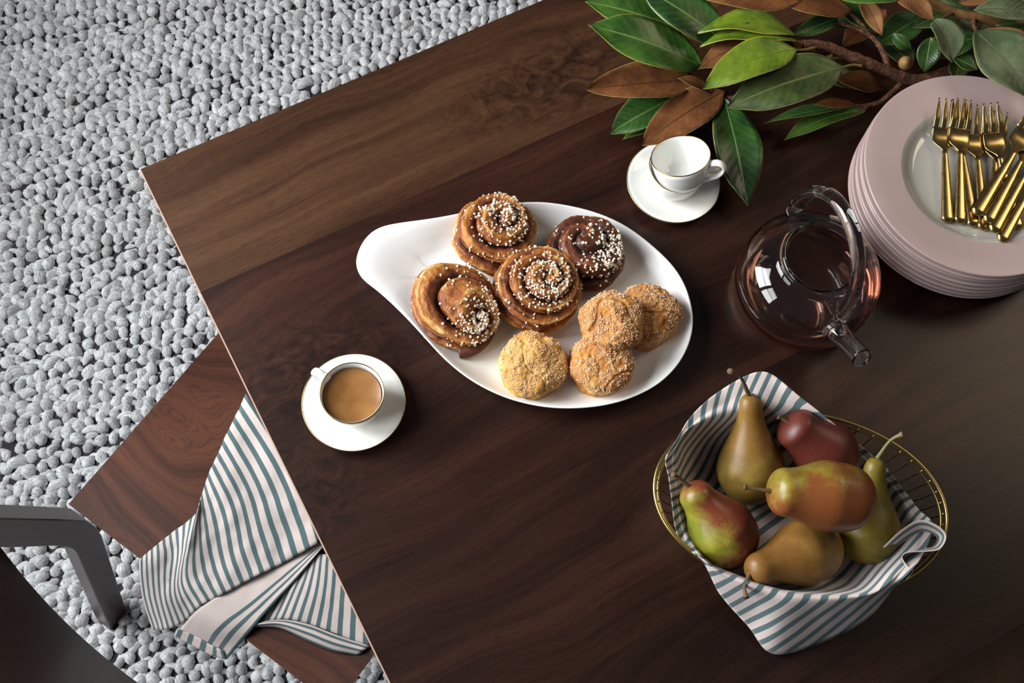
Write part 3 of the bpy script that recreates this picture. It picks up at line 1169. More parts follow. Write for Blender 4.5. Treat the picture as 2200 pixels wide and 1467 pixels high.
def bun(label, loc, R, H, turns, cen, seed, rz=0.0, tilt=(0, 0), mat='bun', sx=1.0, sy=1.0, nsugar=260, sug_c=(0, 0), amp=0.007, hand=1, tail=False):
    b = thing('cinnamon_bun', label, 'bun', loc, rz, 'sugared buns on the platter')
    b.rotation_euler = (tilt[0], tilt[1], rz)
    nr, nt = 100, 200
    V, F, A = [], [], []

    def surf(rho, th):
        x, y_ = rho * math.cos(th), rho * math.sin(th)
        dx, dy = x - cen[0], y_ - cen[1]
        rr = math.hypot(dx, dy)
        tt = math.atan2(dy, dx)
        # distance from the spiral centre to the unit circle along tt
        bq = cen[0] * math.cos(tt) + cen[1] * math.sin(tt)
        dist = -bq + math.sqrt(max(0, bq * bq - (cen[0] ** 2 + cen[1] ** 2 - 1)))
        rp = rr / dist
        wob = 0.16 * mnoise.noise(Vector((x * 1.6 + seed, y_ * 1.6, seed * 1.3))) + 0.05 * mnoise.noise(Vector((x * 5 + seed, y_ * 5, 2)))
        ph = turns * (rp ** 0.85) - hand * tt / (2 * PI) + wob
        fr = ph - math.floor(ph)
        prof = 1 - abs(2 * fr - 1) ** 2.6
        fine = 0.5 + 0.5 * math.sin(fr * 2 * PI * 3)
        edge = 0.45 + 0.55 * min(1, rp * 2.5)
        an = rho * 1.92
        r0 = R * math.sin(an) ** 0.80 if an < PI / 2 else R * (1 - 0.10 * ((an - PI / 2) / 0.35) ** 1.5)
        cz = math.cos(an)
        z0 = H * (0.34 + 0.66 * (abs(cz) ** 0.90)) if cz > 0 else H * (0.34 - 0.34 * min(1, abs(cz) / 0.342))
        nx_, nz_ = math.sin(an), max(0.0, math.cos(an)) * 0.85 + 0.1
        d = amp * (prof - 0.75) * edge * (1 - 0.5 * max(0, rho - 0.9) / 0.1)
        d += 0.0015 * fine * prof + 0.0011 * mnoise.noise(Vector((x * 16 + seed, y_ * 16, z0 * 300))) * (0.4 + 0.6 * prof)
        d += 0.0042 * mnoise.noise(Vector((x * 2.0 + seed * 3, y_ * 2.0, z0 * 10)))
        # each coil rides up over the next one out
        d += amp * 0.45 * (0.5 - fr) * edge
        streak = mnoise.noise(Vector((fr * 8 + math.floor(ph) * 3.1, tt * 1.4, seed))) + 0.6 * mnoise.noise(Vector((fr * 17, tt * 4.0 + math.floor(ph) * 5, seed)))
        d += 0.0012 * streak * edge
        rr_ = r0 + d * nx_
        zz = max(0.0, z0 + d * nz_)
        if rho > 0.995:
            zz = 0.0
        pale = max(0.0, 1 - abs(fr - 0.36) / 0.26)
        pos = 0.5 + 0.9 * mnoise.noise(Vector((x * 1.7 + seed, y_ * 1.7, 9)))
        ridge = 0.44 * prof + 0.55 * pale * max(0.0, pos) + 0.08 * fine + 0.30 * streak
        return Vector((rr_ * math.cos(th) * sx, rr_ * math.sin(th) * sy, zz)), ridge

    for j in range(nr + 1):
        rho = max(1e-4, j / nr)
        for i in range(nt):
            p, a = surf(rho, 2 * PI * i / nt)
            V.append(p)
            A.append(a)
    for j in range(nr):
        for i in range(nt):
            F.append((j * nt + i, (j + 1) * nt + i, (j + 1) * nt + (i + 1) % nt, j * nt + (i + 1) % nt))
    F.append(tuple(range(nr * nt, nr * nt + nt))[::-1])
    me = mesh('dough', V, F)
    set_attr(me, 'ridge', A)
    link('dough', me, b, M[mat])
    # pearl sugar: a dense patch near the crown plus strays
    pts, nrm = [], []
    rs = random.Random(seed)
    while len(pts) < nsugar:
        if rs.random() < 0.55:
            x, y_ = sug_c[0] + rs.gauss(0, 0.20), sug_c[1] + rs.gauss(0, 0.20)
        else:
            x, y_ = rs.uniform(-1, 1), rs.uniform(-1, 1)
            if mnoise.noise(Vector((x * 3.0, y_ * 3.0, seed * 2.1))) < -0.02:
                continue
        rho = math.hypot(x, y_)
        if rho > 0.84:
            continue
        th = math.atan2(y_, x)
        p, a = surf(max(rho, 1e-3), th)
        n = Vector((p.x / R, p.y / R, 1.2 * max(0.15, 1 - rho))).normalized()
        pts.append(p)
        nrm.append(n)
    o = link('pearl_sugar', grains(pts, nrm, 0.0010, 0.0021), b, M['pearl'])
    o['kind'] = 'stuff'
    o['label'] = 'scattered white pearl sugar'
    if tail:
        path = smooth_pts([(0.046, 0.006, 0.012), (0.050, -0.012, 0.012), (0.047, -0.028, 0.011), (0.036, -0.040, 0.009)], 6)
        V, F = tube(path, [0.011 - 0.003 * i / (len(path) - 1) for i in range(len(path))], 14, flat=0.7)
        me = mesh('dough_end', V, F)
        set_attr(me, 'ridge', [0.35] * len(V))
        link('dough_end', me, b, M['bun_dark'])
    return b


def on_plate(px, py, z=None):
    return at(px, py, ZP if z is None else z)


bun('tall cinnamon bun nearest the top rim of the platter, thick with pearl sugar', on_plate(1062, 522), 0.0460, 0.060, 3.5, (0.14, 0.05), 11, rz=0.4, sug_c=(0.16, 0.04), nsugar=420, amp=0.0125)
bun('largest cinnamon bun in the middle of the platter, many thin coils', on_plate(1152, 640), 0.0485, 0.062, 4.6, (0.12, 0.0), 23, rz=0.2, sug_c=(0.12, -0.08), nsugar=430, amp=0.0105)
bun('darkest cinnamon bun on the platter, at the far right of the buns', on_plate(1256, 560), 0.0445, 0.050, 2.4, (0.05, 0.1), 35, rz=1.2, mat='bun_dark', sug_c=(0.05, -0.30), nsugar=380, amp=0.010)
bun('twisted oblong cinnamon bun next to the platter handle', on_plate(975, 672), 0.0485, 0.052, 3.0, (0.44, -0.02), 47, rz=-0.5, sx=1.10, sy=0.94, sug_c=(0.45, -0.02), nsugar=430, amp=0.0135, hand=-1, tail=True)


def scone(label, loc, R, H, seed, tilt=(0, 0), ncry=1300, mat='scone'):
    b = thing('sugared_scone', label, 'scone', loc, 0, 'golden sugared scones on the platter')
    b.rotation_euler = (tilt[0], tilt[1], seed * 1.7)
    nr, nt = 70, 140
    V, F, A = [], [], []

    def surf(rho, th):
        if rho < 0.62:                                     # top
            q = rho / 0.62
            r0 = R * 0.93 * q ** 0.92
            z0 = H * (1 - 0.24 * q ** 2.4)
            nz_, nx_ = 1 - 0.5 * q * q, 0.6 * q * q
        else:
            q = (rho - 0.62) / 0.38
            r0 = R * (0.93 + 0.075 * math.sin(q * PI * 0.75) - 0.06 * q * q)
            z0 = H * 0.76 * (1 - q)
            nz_, nx_ = 0.3 * (1 - q), 1
        x, y_ = r0 * math.cos(th), r0 * math.sin(th)
        s = Vector((x * 38 + seed * 7, y_ * 38, z0 * 38))
        big = mnoise.noise(s)
        dd = mnoise.voronoi(Vector((x * 85 + seed * 5, y_ * 85, z0 * 85)))[0]
        crumb = min(1.0, (dd[1] - dd[0]) * 1.6)
        crack = abs(mnoise.noise(Vector((x * 24 + seed * 3.3, y_ * 24 - seed, z0 * 10))))
        cr = max(0.0, 1 - crack / 0.04) if rho < 0.66 else 0.0
        fine = mnoise.noise(Vector((x * 210, y_ * 210 + seed, z0 * 210)))
        d = 0.0058 * big + 0.0015 * fine - 0.0020 * cr + 0.0020 * crumb
        return Vector(((r0 + d * nx_) * math.cos(th), (r0 + d * nx_) * math.sin(th), max(0, z0 + d * nz_))), cr

    for j in range(nr + 1):
        rho = max(1e-3, j / nr)
        for i in range(nt):
            p, a = surf(rho, 2 * PI * i / nt)
            V.append(p)
            A.append(a)
    for j in range(nr):
        for i in range(nt):
            F.append((j * nt + i, (j + 1) * nt + i, (j + 1) * nt + (i + 1) % nt, j * nt + (i + 1) % nt))
    F.append(tuple(range(nr * nt, nr * nt + nt))[::-1])
    F.append(tuple(range(nt)))
    me = mesh('crumb', V, F)
    set_attr(me, 'ridge', A)
    link('crumb', me, b, M[mat])
    rs = random.Random(seed)
    pts, nrm = [], []
    while len(pts) < ncry:
        rho = math.sqrt(rs.random()) * 0.74
        th = rs.uniform(0, 2 * PI)
        p, a = surf(max(rho, 1e-3), th)
        if a > 0.3 or mnoise.noise(Vector((p.x * 60, p.y * 60, seed))) < -0.25:
            continue
        pts.append(p)
        nrm.append(Vector((p.x, p.y, 0.04)).normalized())
    o = link('sugar_crust', grains(pts, nrm, 0.00045, 0.00085, 'cube'), b, M['crystal'])
    o['kind'] = 'stuff'
    return b


scone('pale yellow sugared scone lying alone at the platter front', on_plate(1141, 796), 0.0385, 0.041, 1, ncry=1000, mat='scone_pale')
scone('golden sugared scone beneath the raised scone, at the platter front', on_plate(1287, 797), 0.0365, 0.046, 2)
scone('golden sugared scone resting on top of two others', on_plate(1315, 708, TOP + 0.030), 0.0365, 0.046, 3, tilt=(0.10, -0.10))
scone('golden sugared scone half hidden behind, nearest the right platter rim', on_plate(1383, 692), 0.0375, 0.044, 4)

# ------------------------------------------------------------------ plates and forks
PC = Vector((0.53857, 0.77436, 0))
PR = 0.1400
dz_p = (0.0792 - 0.0168) / 7
plate_prof_out = [(0, 0.002), (0.070, 0.002), (0.072, 0.0), (0.079, 0.0), (0.082, 0.004), (0.092, 0.0105), (0.120, 0.0138), (PR - 0.001, 0.0155), (PR, 0.0168), (PR - 0.0008, 0.0179), (PR - 0.0022, 0.0181),
                  (0.120, 0.0166), (0.0935, 0.0136)]
rim_me = mesh('plate_rim', *lathe(plate_prof_out, 128))
rim_me.materials.append(M['pink'])
well_me = mesh('plate_well', *lathe([(0.0935, 0.0136), (0.0895, 0.0122), (0.0855, 0.0092), (0.081, 0.0064), (0.074, 0.0052), (0.04, 0.0048), (0, 0.0047)], 128))
well_me.materials.append(M['well'])
names = ['lowest pink-rimmed dinner plate of the stack, on the table', 'second pink dinner plate from the bottom of the stack', 'third pink dinner plate from the bottom of the stack',
         'fourth pink dinner plate from the bottom of the stack', 'fourth pink dinner plate from the top of the stack', 'third pink dinner plate from the top of the stack',
         'pink dinner plate directly under the topmost plate', 'topmost pink-rimmed dinner plate, holding the gold forks']
for i in range(8):
    jx, jy = (random.uniform(-0.0015, 0.0015), random.uniform(-0.0015, 0.0015)) if i not in (0, 7) else (0, 0)
    pl = thing('dinner_plate', names[i], 'plate', (PC.x + jx, PC.y + jy, TOP + 0.0002 + i * dz_p), 0.3 * i, 'stacked pink dinner plates')
    link('rim', rim_me, pl)
    link('well', well_me, pl)
ZW = TOP + 7 * dz_p + 0.0055                               # well of the top plate


def strip(path, wid, thk, seg=12):
    """flattened tube: half widths wid, half thicknesses thk"""
    path = [Vector(p) for p in path]
    n = len(path)
    V, F = [], []
    for i, p in enumerate(path):
        T = (path[min(i + 1, n - 1)] - path[max(i - 1, 0)]).normalized()
        B = Vector((1, 0, 0))
        Nn = T.cross(B).normalized() * -1
        for k in range(seg):
            a = 2 * PI * k / seg
            ca, sa = math.cos(a), math.sin(a)
            ca = math.copysign(abs(ca) ** 0.6, ca)
            V.append(p + B * wid[i] * ca + Nn * thk[i] * sa)
    for i in range(n - 1):
        for k in range(seg):
            F.append((i * seg + k, i * seg + (k + 1) % seg, (i + 1) * seg + (k + 1) % seg, (i + 1) * seg + k))
    F.append(tuple(reversed(range(seg))))
    F.append(tuple(range((n - 1) * seg, n * seg)))
    return V, F


def fork_meshes():
    """fork along +y: handle end at y=0, tine tips at y=L"""
    def zc(y_):                                            # side profile of the head
        t_ = (y_ - 0.112) / 0.073
        return 0.0 if t_ < 0 else (0.010 * math.sin(min(1, t_ * 1.6) * PI) * -0.55 + 0.010 * t_ * t_)
    def ctr(y_):
        return (0, y_, zc(y_))
    ys = 0.112 * np.linspace(0, 1, 34) ** 2.0
    wid = [0.0002 + 0.0062 * min(1, (y_ / 0.006)) ** 0.5 * (1 - 0.62 * (y_ / 0.112) ** 1.1) + (0.0004 if 0.074 < y_ < 0.078 else 0) for y_ in ys]
    thk = [0.0002 + 0.0040 * min(1, (y_ / 0.006)) ** 0.5 * (1 - 0.60 * (y_ / 0.112)) for y_ in ys]
    hv = strip([(0, y_, 0) for y_ in ys], wid, thk, 14)
    ys = np.linspace(0.107, 0.148, 30)
    pw_ = [0.0026 + 0.0080 * (0.5 - 0.5 * math.cos(PI * min(1, max(0, y_ - 0.109) / 0.020))) for y_ in ys]
    palm = strip([ctr(y_) for y_ in ys], pw_, [0.0014 - 0.0006 * min(1, max(0, y_ - 0.109) / 0.02) for y_ in ys], 14)
    parts = [palm]
    for s in (-1, 0, 1):
        ys = np.linspace(0.1455, 0.187, 12)
        parts.append(strip([(s * (0.0080 - 0.0010 * (y_ - 0.1455) / 0.04), y_, zc(y_)) for y_ in ys],
                           [0.0027 * (1 - 0.80 * ((y_ - 0.1455) / 0.042) ** 2.5) for y_ in ys], [0.0009 - 0.0005 * (y_ - 0.1455) / 0.042 for y_ in ys], 10))
    a = mesh('fork_handle', *hv)
    b = mesh('fork_head', *merge(*parts))
    a.materials.append(M['fork'])
    b.materials.append(M['fork'])
    return a, b


fh_me, fd_me = fork_meshes()


def fork(label, p_end, z_end, p_tip, z_tip, roll=0.0):
    a, b = at(*p_end, z_end), at(*p_tip, z_tip)
    d = (b - a)
    L = d.length
    Y = d.normalized()
    Z = Vector((0, 0, 1)) - Y * Y.z
    Z.normalize()
    X = Y.cross(Z)
    f = thing('dessert_fork', label, 'fork', a, 0, 'gold forks on the top plate')
    Mx = Matrix((X, Y, Z)).transposed()
    f.rotation_mode = 'QUATERNION'
    f.rotation_quaternion = (Mx @ Matrix.Rotation(roll, 3, 'Y')).to_quaternion()
    s = L / 0.187
    f.scale = (s * 1.42, s, s * 1.15)
    link('handle', fh_me, f)
    link('head', fd_me, f)
    return f


zw = ZW + 0.0035
fork('leftmost gold dessert fork, tines pointing away', (2036, 479), zw, (2026, 220), zw + 0.014)
fork('gold dessert fork second from the left, its head overlapping the first', (2063, 481), zw + 0.001, (2064, 221), zw + 0.017, 0.05)
fork('gold dessert fork whose head lies under the second fork', (2092, 488), zw, (2052, 224), zw + 0.009)
fork('gold dessert fork fourth from the left, lying flat between neighbours', (2114, 495), zw, (2092, 234), zw + 0.010)
fork('gold dessert fork with upright head above the crossing handles', (2188, 494), zw, (2121, 229), zw + 0.017, -0.05)
fork('gold dessert fork mostly hidden beneath the crossing handles', (2132, 486), zw, (2143, 248), zw + 0.010)
fork('upper slanting gold fork, its head reaching the right frame edge', (2096, 462), zw + 0.0095, (2238, 232), zw + 0.018)
fork('slanting gold fork just below the upper slanting one', (2121, 478), zw + 0.0085, (2245, 252), zw + 0.014)
fork('slanting gold fork second from the bottom', (2133, 499), zw + 0.0085, (2262, 270), zw + 0.016)
fork('lowest slanting gold fork, nearest the plate front', (2150, 519), zw + 0.006, (2275, 300), zw + 0.016)


# ------------------------------------------------------------------ glass teapot
def teapot():
    c0 = at(1722, 620, TOP + 0.008)
    C = Vector((c0.x, c0.y, TOP))
    t = thing('glass_teapot', 'clear glass teapot with rose-coloured tea and an arched handle', 'teapot', C)
    outer = [(0, 0.0008), (0.060, 0.0008), (0.072, 0.0015), (0.080, 0.006), (0.0845, 0.016), (0.0858, 0.030), (0.0850, 0.045), (0.0815, 0.059), (0.0740, 0.0715), (0.0630, 0.0800),
             (0.0530, 0.0848), (0.0478, 0.0880), (0.0474, 0.0915), (0.0480, 0.0950), (0.0470, 0.0980), (0.0450, 0.0990)]
    inner = [(0.0425, 0.0980), (0.0412, 0.0950), (0.0414, 0.0910), (0.0430, 0.0870), (0.0500, 0.0826), (0.0615, 0.0780), (0.0722, 0.0698), (0.0796, 0.0578), (0.0831, 0.0445), (0.0839, 0.030), (0.0826, 0.0165),
             (0.0785, 0.0078), (0.0715, 0.0036), (0.060, 0.0028), (0, 0.0028)]
    V, F = lathe(outer + inner, 96)
    link('body', recalc(mesh('teapot_body', V, F)), t, M['glass'])
    lv = 0.046
    tea = [(0, 0.0025), (0.060, 0.0025), (0.0716, 0.0032), (0.0788, 0.0075), (0.0829, 0.0163), (0.0842, 0.030), (0.0834, lv), (0.0815, lv - 0.0006), (0, lv - 0.0008)]
    V, F = lathe(tea, 96)
    o = link('tea', recalc(mesh('tea', V, F)), t, M['tea'])
    o['label'] = 'rose-coloured tea'
    # arched handle over the opening
    a = at(1700, 459, TOP + 0.074) - C
    b = at(1806, 681, TOP + 0.074) - C
    mid = (a + b) / 2
    hv = (b - a) / 2
    path, rad = [], []
    n = 48
    for i in range(n + 1):
        s = PI * i / n
        p = mid - hv * (math.copysign(abs(math.cos(s)) ** 0.9, math.cos(s))) + Vector((0, 0, 0.118 * math.sin(s) ** 0.9))
        path.append(p)
        rad.append(0.0062 + 0.0022 * math.sin(s) + 0.002 * (abs(math.cos(s)) ** 12))
    V, F = tube(path, rad, 20, up=(hv.y, -hv.x, 0.01))
    link('handle', recalc(mesh('teapot_handle', V, F)), t, M['glass'])
    # spout: open tube
    tip = at(1853, 770, TOP + 0.082) - C
    base = at(1793, 706, TOP + 0.052) - C
    d = tip - base
    ctrl = [base - d * 0.02, base + d * 0.28 + Vector((0, 0, -0.001)), base + d * 0.65 + Vector((0, 0, 0.000)), tip]
    pth = [Vector(p) for p in smooth_pts(ctrl, 7)]
    n = len(pth)
    ro = [0.0155 - 0.0040 * min(1, i / (n - 1) * 1.8) for i in range(n)]
    ri = [r - 0.0016 for r in ro]
    V1, F1 = tube(pth, ro, 28, caps=False)
    V2, F2 = tube(pth, ri, 28, caps=False)
    V = list(V1) + list(V2)
    o_ = len(V1)
    F = list(F1) + [tuple(i + o_ for i in reversed(f)) for f in F2]
    for k in range(28):
        j = (k + 1) % 28
        F.append((k, o_ + k, o_ + j, j))
        q = (n - 1) * 28
        F.append((q + k, q + j, o_ + q + j, o_ + q + k))
    link('spout', recalc(mesh('teapot_spout', V, F)), t, M['glass'])
    print('teapot check', a.to_2d().length, b.to_2d().length, base.to_2d().length, tip.to_2d().length)


teapot()

# ------------------------------------------------------------------ wire basket
BC = Vector((0.32597, 0.33505, TOP))
BA, BB = 0.157, 0.1002
basket = thing('wire_basket', 'oval brass wire basket holding pears in a striped cloth', 'basket', BC)


def oval(s, z, n=120, da=0.0, db=0.0):
    return [((BA * s + da) * math.cos(2 * PI * i / n), (BB * s + db) * math.sin(2 * PI * i / n), z) for i in range(n)]


link('rim', mesh('basket_rim', *tube(oval(1.0, 0.0900), 0.0021, 10, closed=True)), basket, M['brass'])
link('rim_wire', mesh('basket_rim_wire', *tube(oval(0.972, 0.0845), 0.0013, 8, closed=True)), basket, M['brass'])
link('base_ring', mesh('basket_base_ring', *tube(oval(0.52, 0.0022), 0.0020, 8, closed=True)), basket, M['brass'])
for k in range(52):
    a = 2 * PI * (k + 0.5) / 52
    pts = []
    for i in range(9):
        s = i / 8
        f = 0.52 + 0.465 * math.sin(s * PI / 2) ** 1.0
        z = 0.0022 + 0.086 * (1 - math.cos(s * PI / 2)) ** 0.85
        pts.append((BA * f * math.cos(a), BB * f * math.sin(a), z))
    link('wire', mesh('basket_wire', *tube(pts, 0.0008, 6)), basket, M['brass'])


# ------------------------------------------------------------------ cloth in the basket
def basket_cloth():
    z = TOP
    rays = [  # wall/rim point, edge point
        ((1690, 1277, .0975), (1665, 1405, .006)),
        ((1640, 1262, .0975), (1605, 1342, .022)),
        ((1580, 1239, .0975), (1546, 1274, .060)),
        ((1522, 1210, .0975), (1508, 1202, .097)),
        ((1484, 1160, .076), (1466, 1172, .080)),
        ((1468, 1120, .068), (1450, 1128, .078)),
        ((1462, 1080, .068), (1443, 1078, .078)),
        ((1458, 1030, .076), (1436, 1024, .087)),
        ((1452, 985, .092), (1430, 985, .101)),
        ((1466, 940, .0985), (1452, 948, .104)),
        ((1512, 908, .099), (1488, 890, .104)),
        ((1574, 888, .100), (1556, 833, .106)),
        ((1640, 876, .101), (1640, 798, .116)),
        ((1706, 882, .100), (1710, 845, .116)),
        ((1765, 903, .094), (1782, 903, .104)),
        ((1825, 968, .072), (1848, 957, .080)),
        ((1875, 1008, .060), (1898, 998, .068)),
        ((1920, 1055, .060), (1946, 1056, .068)),
        ((1950, 1105, .064), (1978, 1098, .072)),
        ((1968, 1140, .080), (2005, 1128, .090)),
        ((1955, 1180, .086), (1985, 1188, .098)),
        ((1925, 1225, .098), (1952, 1232, .106)),
        ((1875, 1270, .0985), (1918, 1264, .090)),
        ((1805, 1281, .0985), (1868, 1324, .045)),
        ((1748, 1282, .098), (1785, 1372, .016)),
    ]
    cen = at(1705, 1085, z + 0.012)
    NA = len(rays)
    chains = []
    for (x1, y1, z1), (x2, y2, z2) in rays:
        p2 = at(x1, y1, z + z1)
        p3 = at(x2, y2, z + z2)
        d2 = (p2 - cen)
        p0 = cen + Vector((d2.x * 0.25, d2.y * 0.25, 0.0))
        p1 = Vector((cen.x + d2.x * 0.62, cen.y + d2.y * 0.62, z + 0.020))
        p15 = Vector((cen.x + d2.x * 0.86, cen.y + d2.y * 0.86, z + z1 * 0.52))
        chains.append([p0, p1, p15, p2, (p2 + p3) / 2 + Vector((0, 0, 0.004 if z2 < z1 - 0.01 else 0.0)), p3])
    nr = len(chains[0])
    rings = [smooth_pts([tuple(chains[k][r]) for k in range(NA)], 8, True) for r in range(nr)]
    cols = [smooth_pts([rings[r][i] for r in range(nr)], 7) for i in range(len(rings[0]))]
    nA, nR = len(cols), len(cols[0])
    V, F, UV = [], [], []
    ang0 = math.radians(48)
    for i in range(nA):
        s = 0.0
        prev = None
        th = None
        q = Vector(cols[i][0]) - cen
        e = Vector(cols[i][21 if nR > 21 else -1]) - cen
        th = math.atan2(e.y * 1.25, e.x)
        s = q.length
        for j in range(nR):
            p = Vector(cols[i][j])
            if prev is not None:
                s += (p - prev).length
            prev = p
            w = min(1, j / 12) * 0.0022 * mnoise.noise(Vector((p.x * 45, p.y * 45, p.z * 30)))
            V.append(p + Vector((0, 0, w)))
            X, Y = s * math.cos(th), s * math.sin(th)
            ang0 = math.radians(48 + 38 * max(0.0, math.cos(th - 2.2)) ** 2)
            UV.append((X * math.sin(ang0) - Y * math.cos(ang0) + 1.0, X * math.cos(ang0) + Y * math.sin(ang0)))
    for i in range(nA):
        i2 = (i + 1) % nA
        for j in range(nR - 1):
            F.append((i * nR + j, i2 * nR + j, i2 * nR + j + 1, i * nR + j + 1))
    b = len(V)
    V.append(cen)
    UV.append((1.0, 0))
    for i in range(nA):
        F.append((i * nR, b, ((i + 1) % nA) * nR))
    main = (V, F, UV)
    # the rucked corner on the right: a rolled loop and a standing fold
    def Q(x, y_, dz):
        return at(x, y_, z + dz)
    l0 = [Q(1895, 1178, .080), Q(1935, 1140, .104), Q(1975, 1118, .118), Q(2012, 1128, .122), Q(2033, 1150, .120), Q(2020, 1178, .116), Q(1988, 1184, .112), Q(1950, 1186, .108), Q(1938, 1196, .104), Q(1948, 1214, .104), Q(1962, 1226, .103), Q(1948, 1243, .100)]
    l1 = [Q(1905, 1190, .062), Q(1945, 1160, .076), Q(1978, 1142, .086), Q(2004, 1148, .090), Q(2014, 1158, .090), Q(2004, 1172, .088), Q(1982, 1178, .086), Q(1952, 1192, .084), Q(1936, 1206, .082), Q(1940, 1222, .082), Q(1944, 1236, .084), Q(1932, 1250, .086)]
    Vr, Fr, Ur = patch([l0, l1], 8, 6, wr=0.0008, seed=8)
    roll_ = (Vr, Fr, [(1.0 + 0.0148 * (0.60 + v * 1.9), u * 0.3) for u, v in Ur])
    o = cloth_obj('tea_towel', [main, roll_])
    tag(o, 'green-striped linen cloth lining the pear basket and spilling over its rim', 'cloth')


basket_cloth()


# ------------------------------------------------------------------ pears
def pear_mat(name, base, base2, blush=None, bdir=(1, 0, 0), bz=0.0, amt=1.0, sp=0.25, rough=0.42):
    t = NT(name)
    c = t.coord()
    f = t.noise(c, 22, 4, 0.6)
    col = t.ramp(f, [(0.40, base), (0.62, base2)])
    if blush:
        dotn = t.n('ShaderNodeVectorMath', operation='DOT_PRODUCT')
        t.l(c, dotn.inputs[0])
        dotn.inputs[1].default_value = bdir
        m = t.math('MULTIPLY_ADD', dotn.outputs['Value'], 18.0, 0.5 + bz)
        m = t.math('ADD', m, t.math('MULTIPLY', t.math('SUBTRACT', t.noise(c, 34, 5, 0.7), 0.5), 2.2))
        mm = t.ramp(m, [(0.25, (0, 0, 0)), (0.8, (1, 1, 1))])
        col = t.mix(t.math('MULTIPLY', mm, amt), col, blush)
    spk = t.n('ShaderNodeTexVoronoi')
    spk.inputs['Scale'].default_value = 330
    t.l(c, spk.inputs['Vector'])
    d = t.ramp(spk.outputs['Distance'], [(0.10, (1, 1, 1)), (0.20, (0, 0, 0))])
    col = t.mix(t.math('MULTIPLY', d, sp), col, (0.30, 0.19, 0.06))
    t.set(color=col, rough=rough, spec=0.4)
    t.bump(t.noise(c, 160, 3, 0.5), 0.12, 0.001)
    return t.m


M['stem'] = plain('pear_stem', (0.12, 0.068, 0.030), 0.75)
M['stem_g'] = plain('green_pear_stem', (0.17, 0.14, 0.05), 0.6)


def pear(label, pb, zb, pt, zt, R, mat, stem_px, stem_z, neck=0.42, pk=0.33, stem_mat='stem', bend=0.0, blunt=0.0):
    """pb, pt: photo pixels of the blossom end and the stem end; zb, zt their heights"""
    A_, B_ = at(*pb, zb), at(*pt, zt)
    d = B_ - A_
    L = d.length
    Z = d.normalized()
    ref = Vector((0, 0, 1)) if abs(Z.z) < 0.9 else Vector((0, 1, 0))
    X = ref - Z * ref.dot(Z)
    X.normalize()
    Y = Z.cross(X)
    p = thing('pear', label, 'pear', A_, 0, 'pears in the basket')
    p.rotation_mode = 'QUATERNION'
    p.rotation_quaternion = Matrix((X, Y, Z)).transposed().to_quaternion()
    nk = neck + blunt
    prof = [tuple(q) for q in smooth_pts([(0.0, 0.045), (0.12, 0.018), (0.40, 0.006), (0.74, 0.080), (0.94, 0.20), (1.0, pk)], 5)]
    for i in range(1, 25):
        t_ = pk + (0.86 - pk) * i / 24
        q = ((t_ - pk) / (0.86 - pk)) ** 0.86
        prof.append((nk + (1 - nk) * (0.5 + 0.5 * math.cos(PI * q)) + 0.02 * math.sin(PI * q), t_))
    for i in range(1, 9):
        a_ = PI / 2 * i / 9
        prof.append((nk * math.cos(a_) ** 0.9, 0.86 + 0.14 * math.sin(a_)))
    prof += [(0.07, 0.992), (0.0, 0.975)]
    seed = hash(label) % 97 * 0.37 if False else sum(map(ord, label)) * 0.13
    V, F = lathe([(max(0, r) * R if 0 < i < len(prof) - 1 else 0, z * L) for i, (r, z) in enumerate(prof)], 56)
    W = []
    for x, y_, z in V:
        n = mnoise.noise(Vector((x * 26 + seed, y_ * 26, z * 20)))
        k = 1 + 0.045 * n
        W.append((x * k + bend * (z / L) ** 2, y_ * k, z))
    body = link('body', mesh('pear_body', W, F), p, mat)
    # stem, leaving the top towards the photo's stem tip
    tip = at(*stem_px, stem_z)
    Mi = (Matrix.Translation(A_) @ Matrix((X, Y, Z)).transposed().to_4x4()).inverted()
    tl = Mi @ tip
    s0 = Vector((bend, 0, L * 0.965))
    m_ = s0 * 0.5 + tl * 0.5 + Vector((0, 0, (tl - s0).length * 0.16))
    path = smooth_pts([tuple(s0), tuple(m_), tuple(tl)], 8)
    n = len(path)
    V, F = tube(path, [0.0028 - 0.0010 * math.sin(PI * i / (n - 1)) + 0.0006 * (i > n - 3) for i in range(n)], 10)
    link('stem', mesh('pear_stem', V, F), p, M[stem_mat])
    return p


brown = pear_mat('bosc_skin', (0.150, 0.092, 0.014), (0.29, 0.185, 0.036), (0.19, 0.075, 0.016), (0, 0, 1), -1.1, 0.55, 0.22)
brown2 = pear_mat('bosc_skin_tan', (0.150, 0.074, 0.014), (0.26, 0.140, 0.030), (0.19, 0.075, 0.016), (0, 0, 1), -1.0, 0.5, 0.25)
darkred = pear_mat('dark_red_skin', (0.090, 0.056, 0.014), (0.13, 0.066, 0.016), (0.095, 0.014, 0.012), (0.2, 0, -0.3), 0.9, 0.9, 0.15)
redgreen = pear_mat('red_blush_green_skin', (0.15, 0.165, 0.012), (0.29, 0.26, 0.028), (0.17, 0.024, 0.017), (0.05, 1.1, -0.25), 0.55, 0.92, 0.15, 0.36)
redgreen2 = pear_mat('red_blush_yellow_skin', (0.17, 0.165, 0.014), (0.30, 0.24, 0.030), (0.19, 0.036, 0.016), (-0.25, -0.55, -0.40), 0.85, 0.85, 0.18, 0.34)
yellow = pear_mat('yellow_green_skin', (0.120, 0.092, 0.009), (0.23, 0.165, 0.020), None, sp=0.2)
pear('tall golden-brown pear standing upright at the back of the basket', (1614, 1072), TOP + 0.028, (1611, 846), TOP + 0.112, 0.0375, brown, (1568, 797), TOP + 0.160, neck=0.36, pk=0.30)
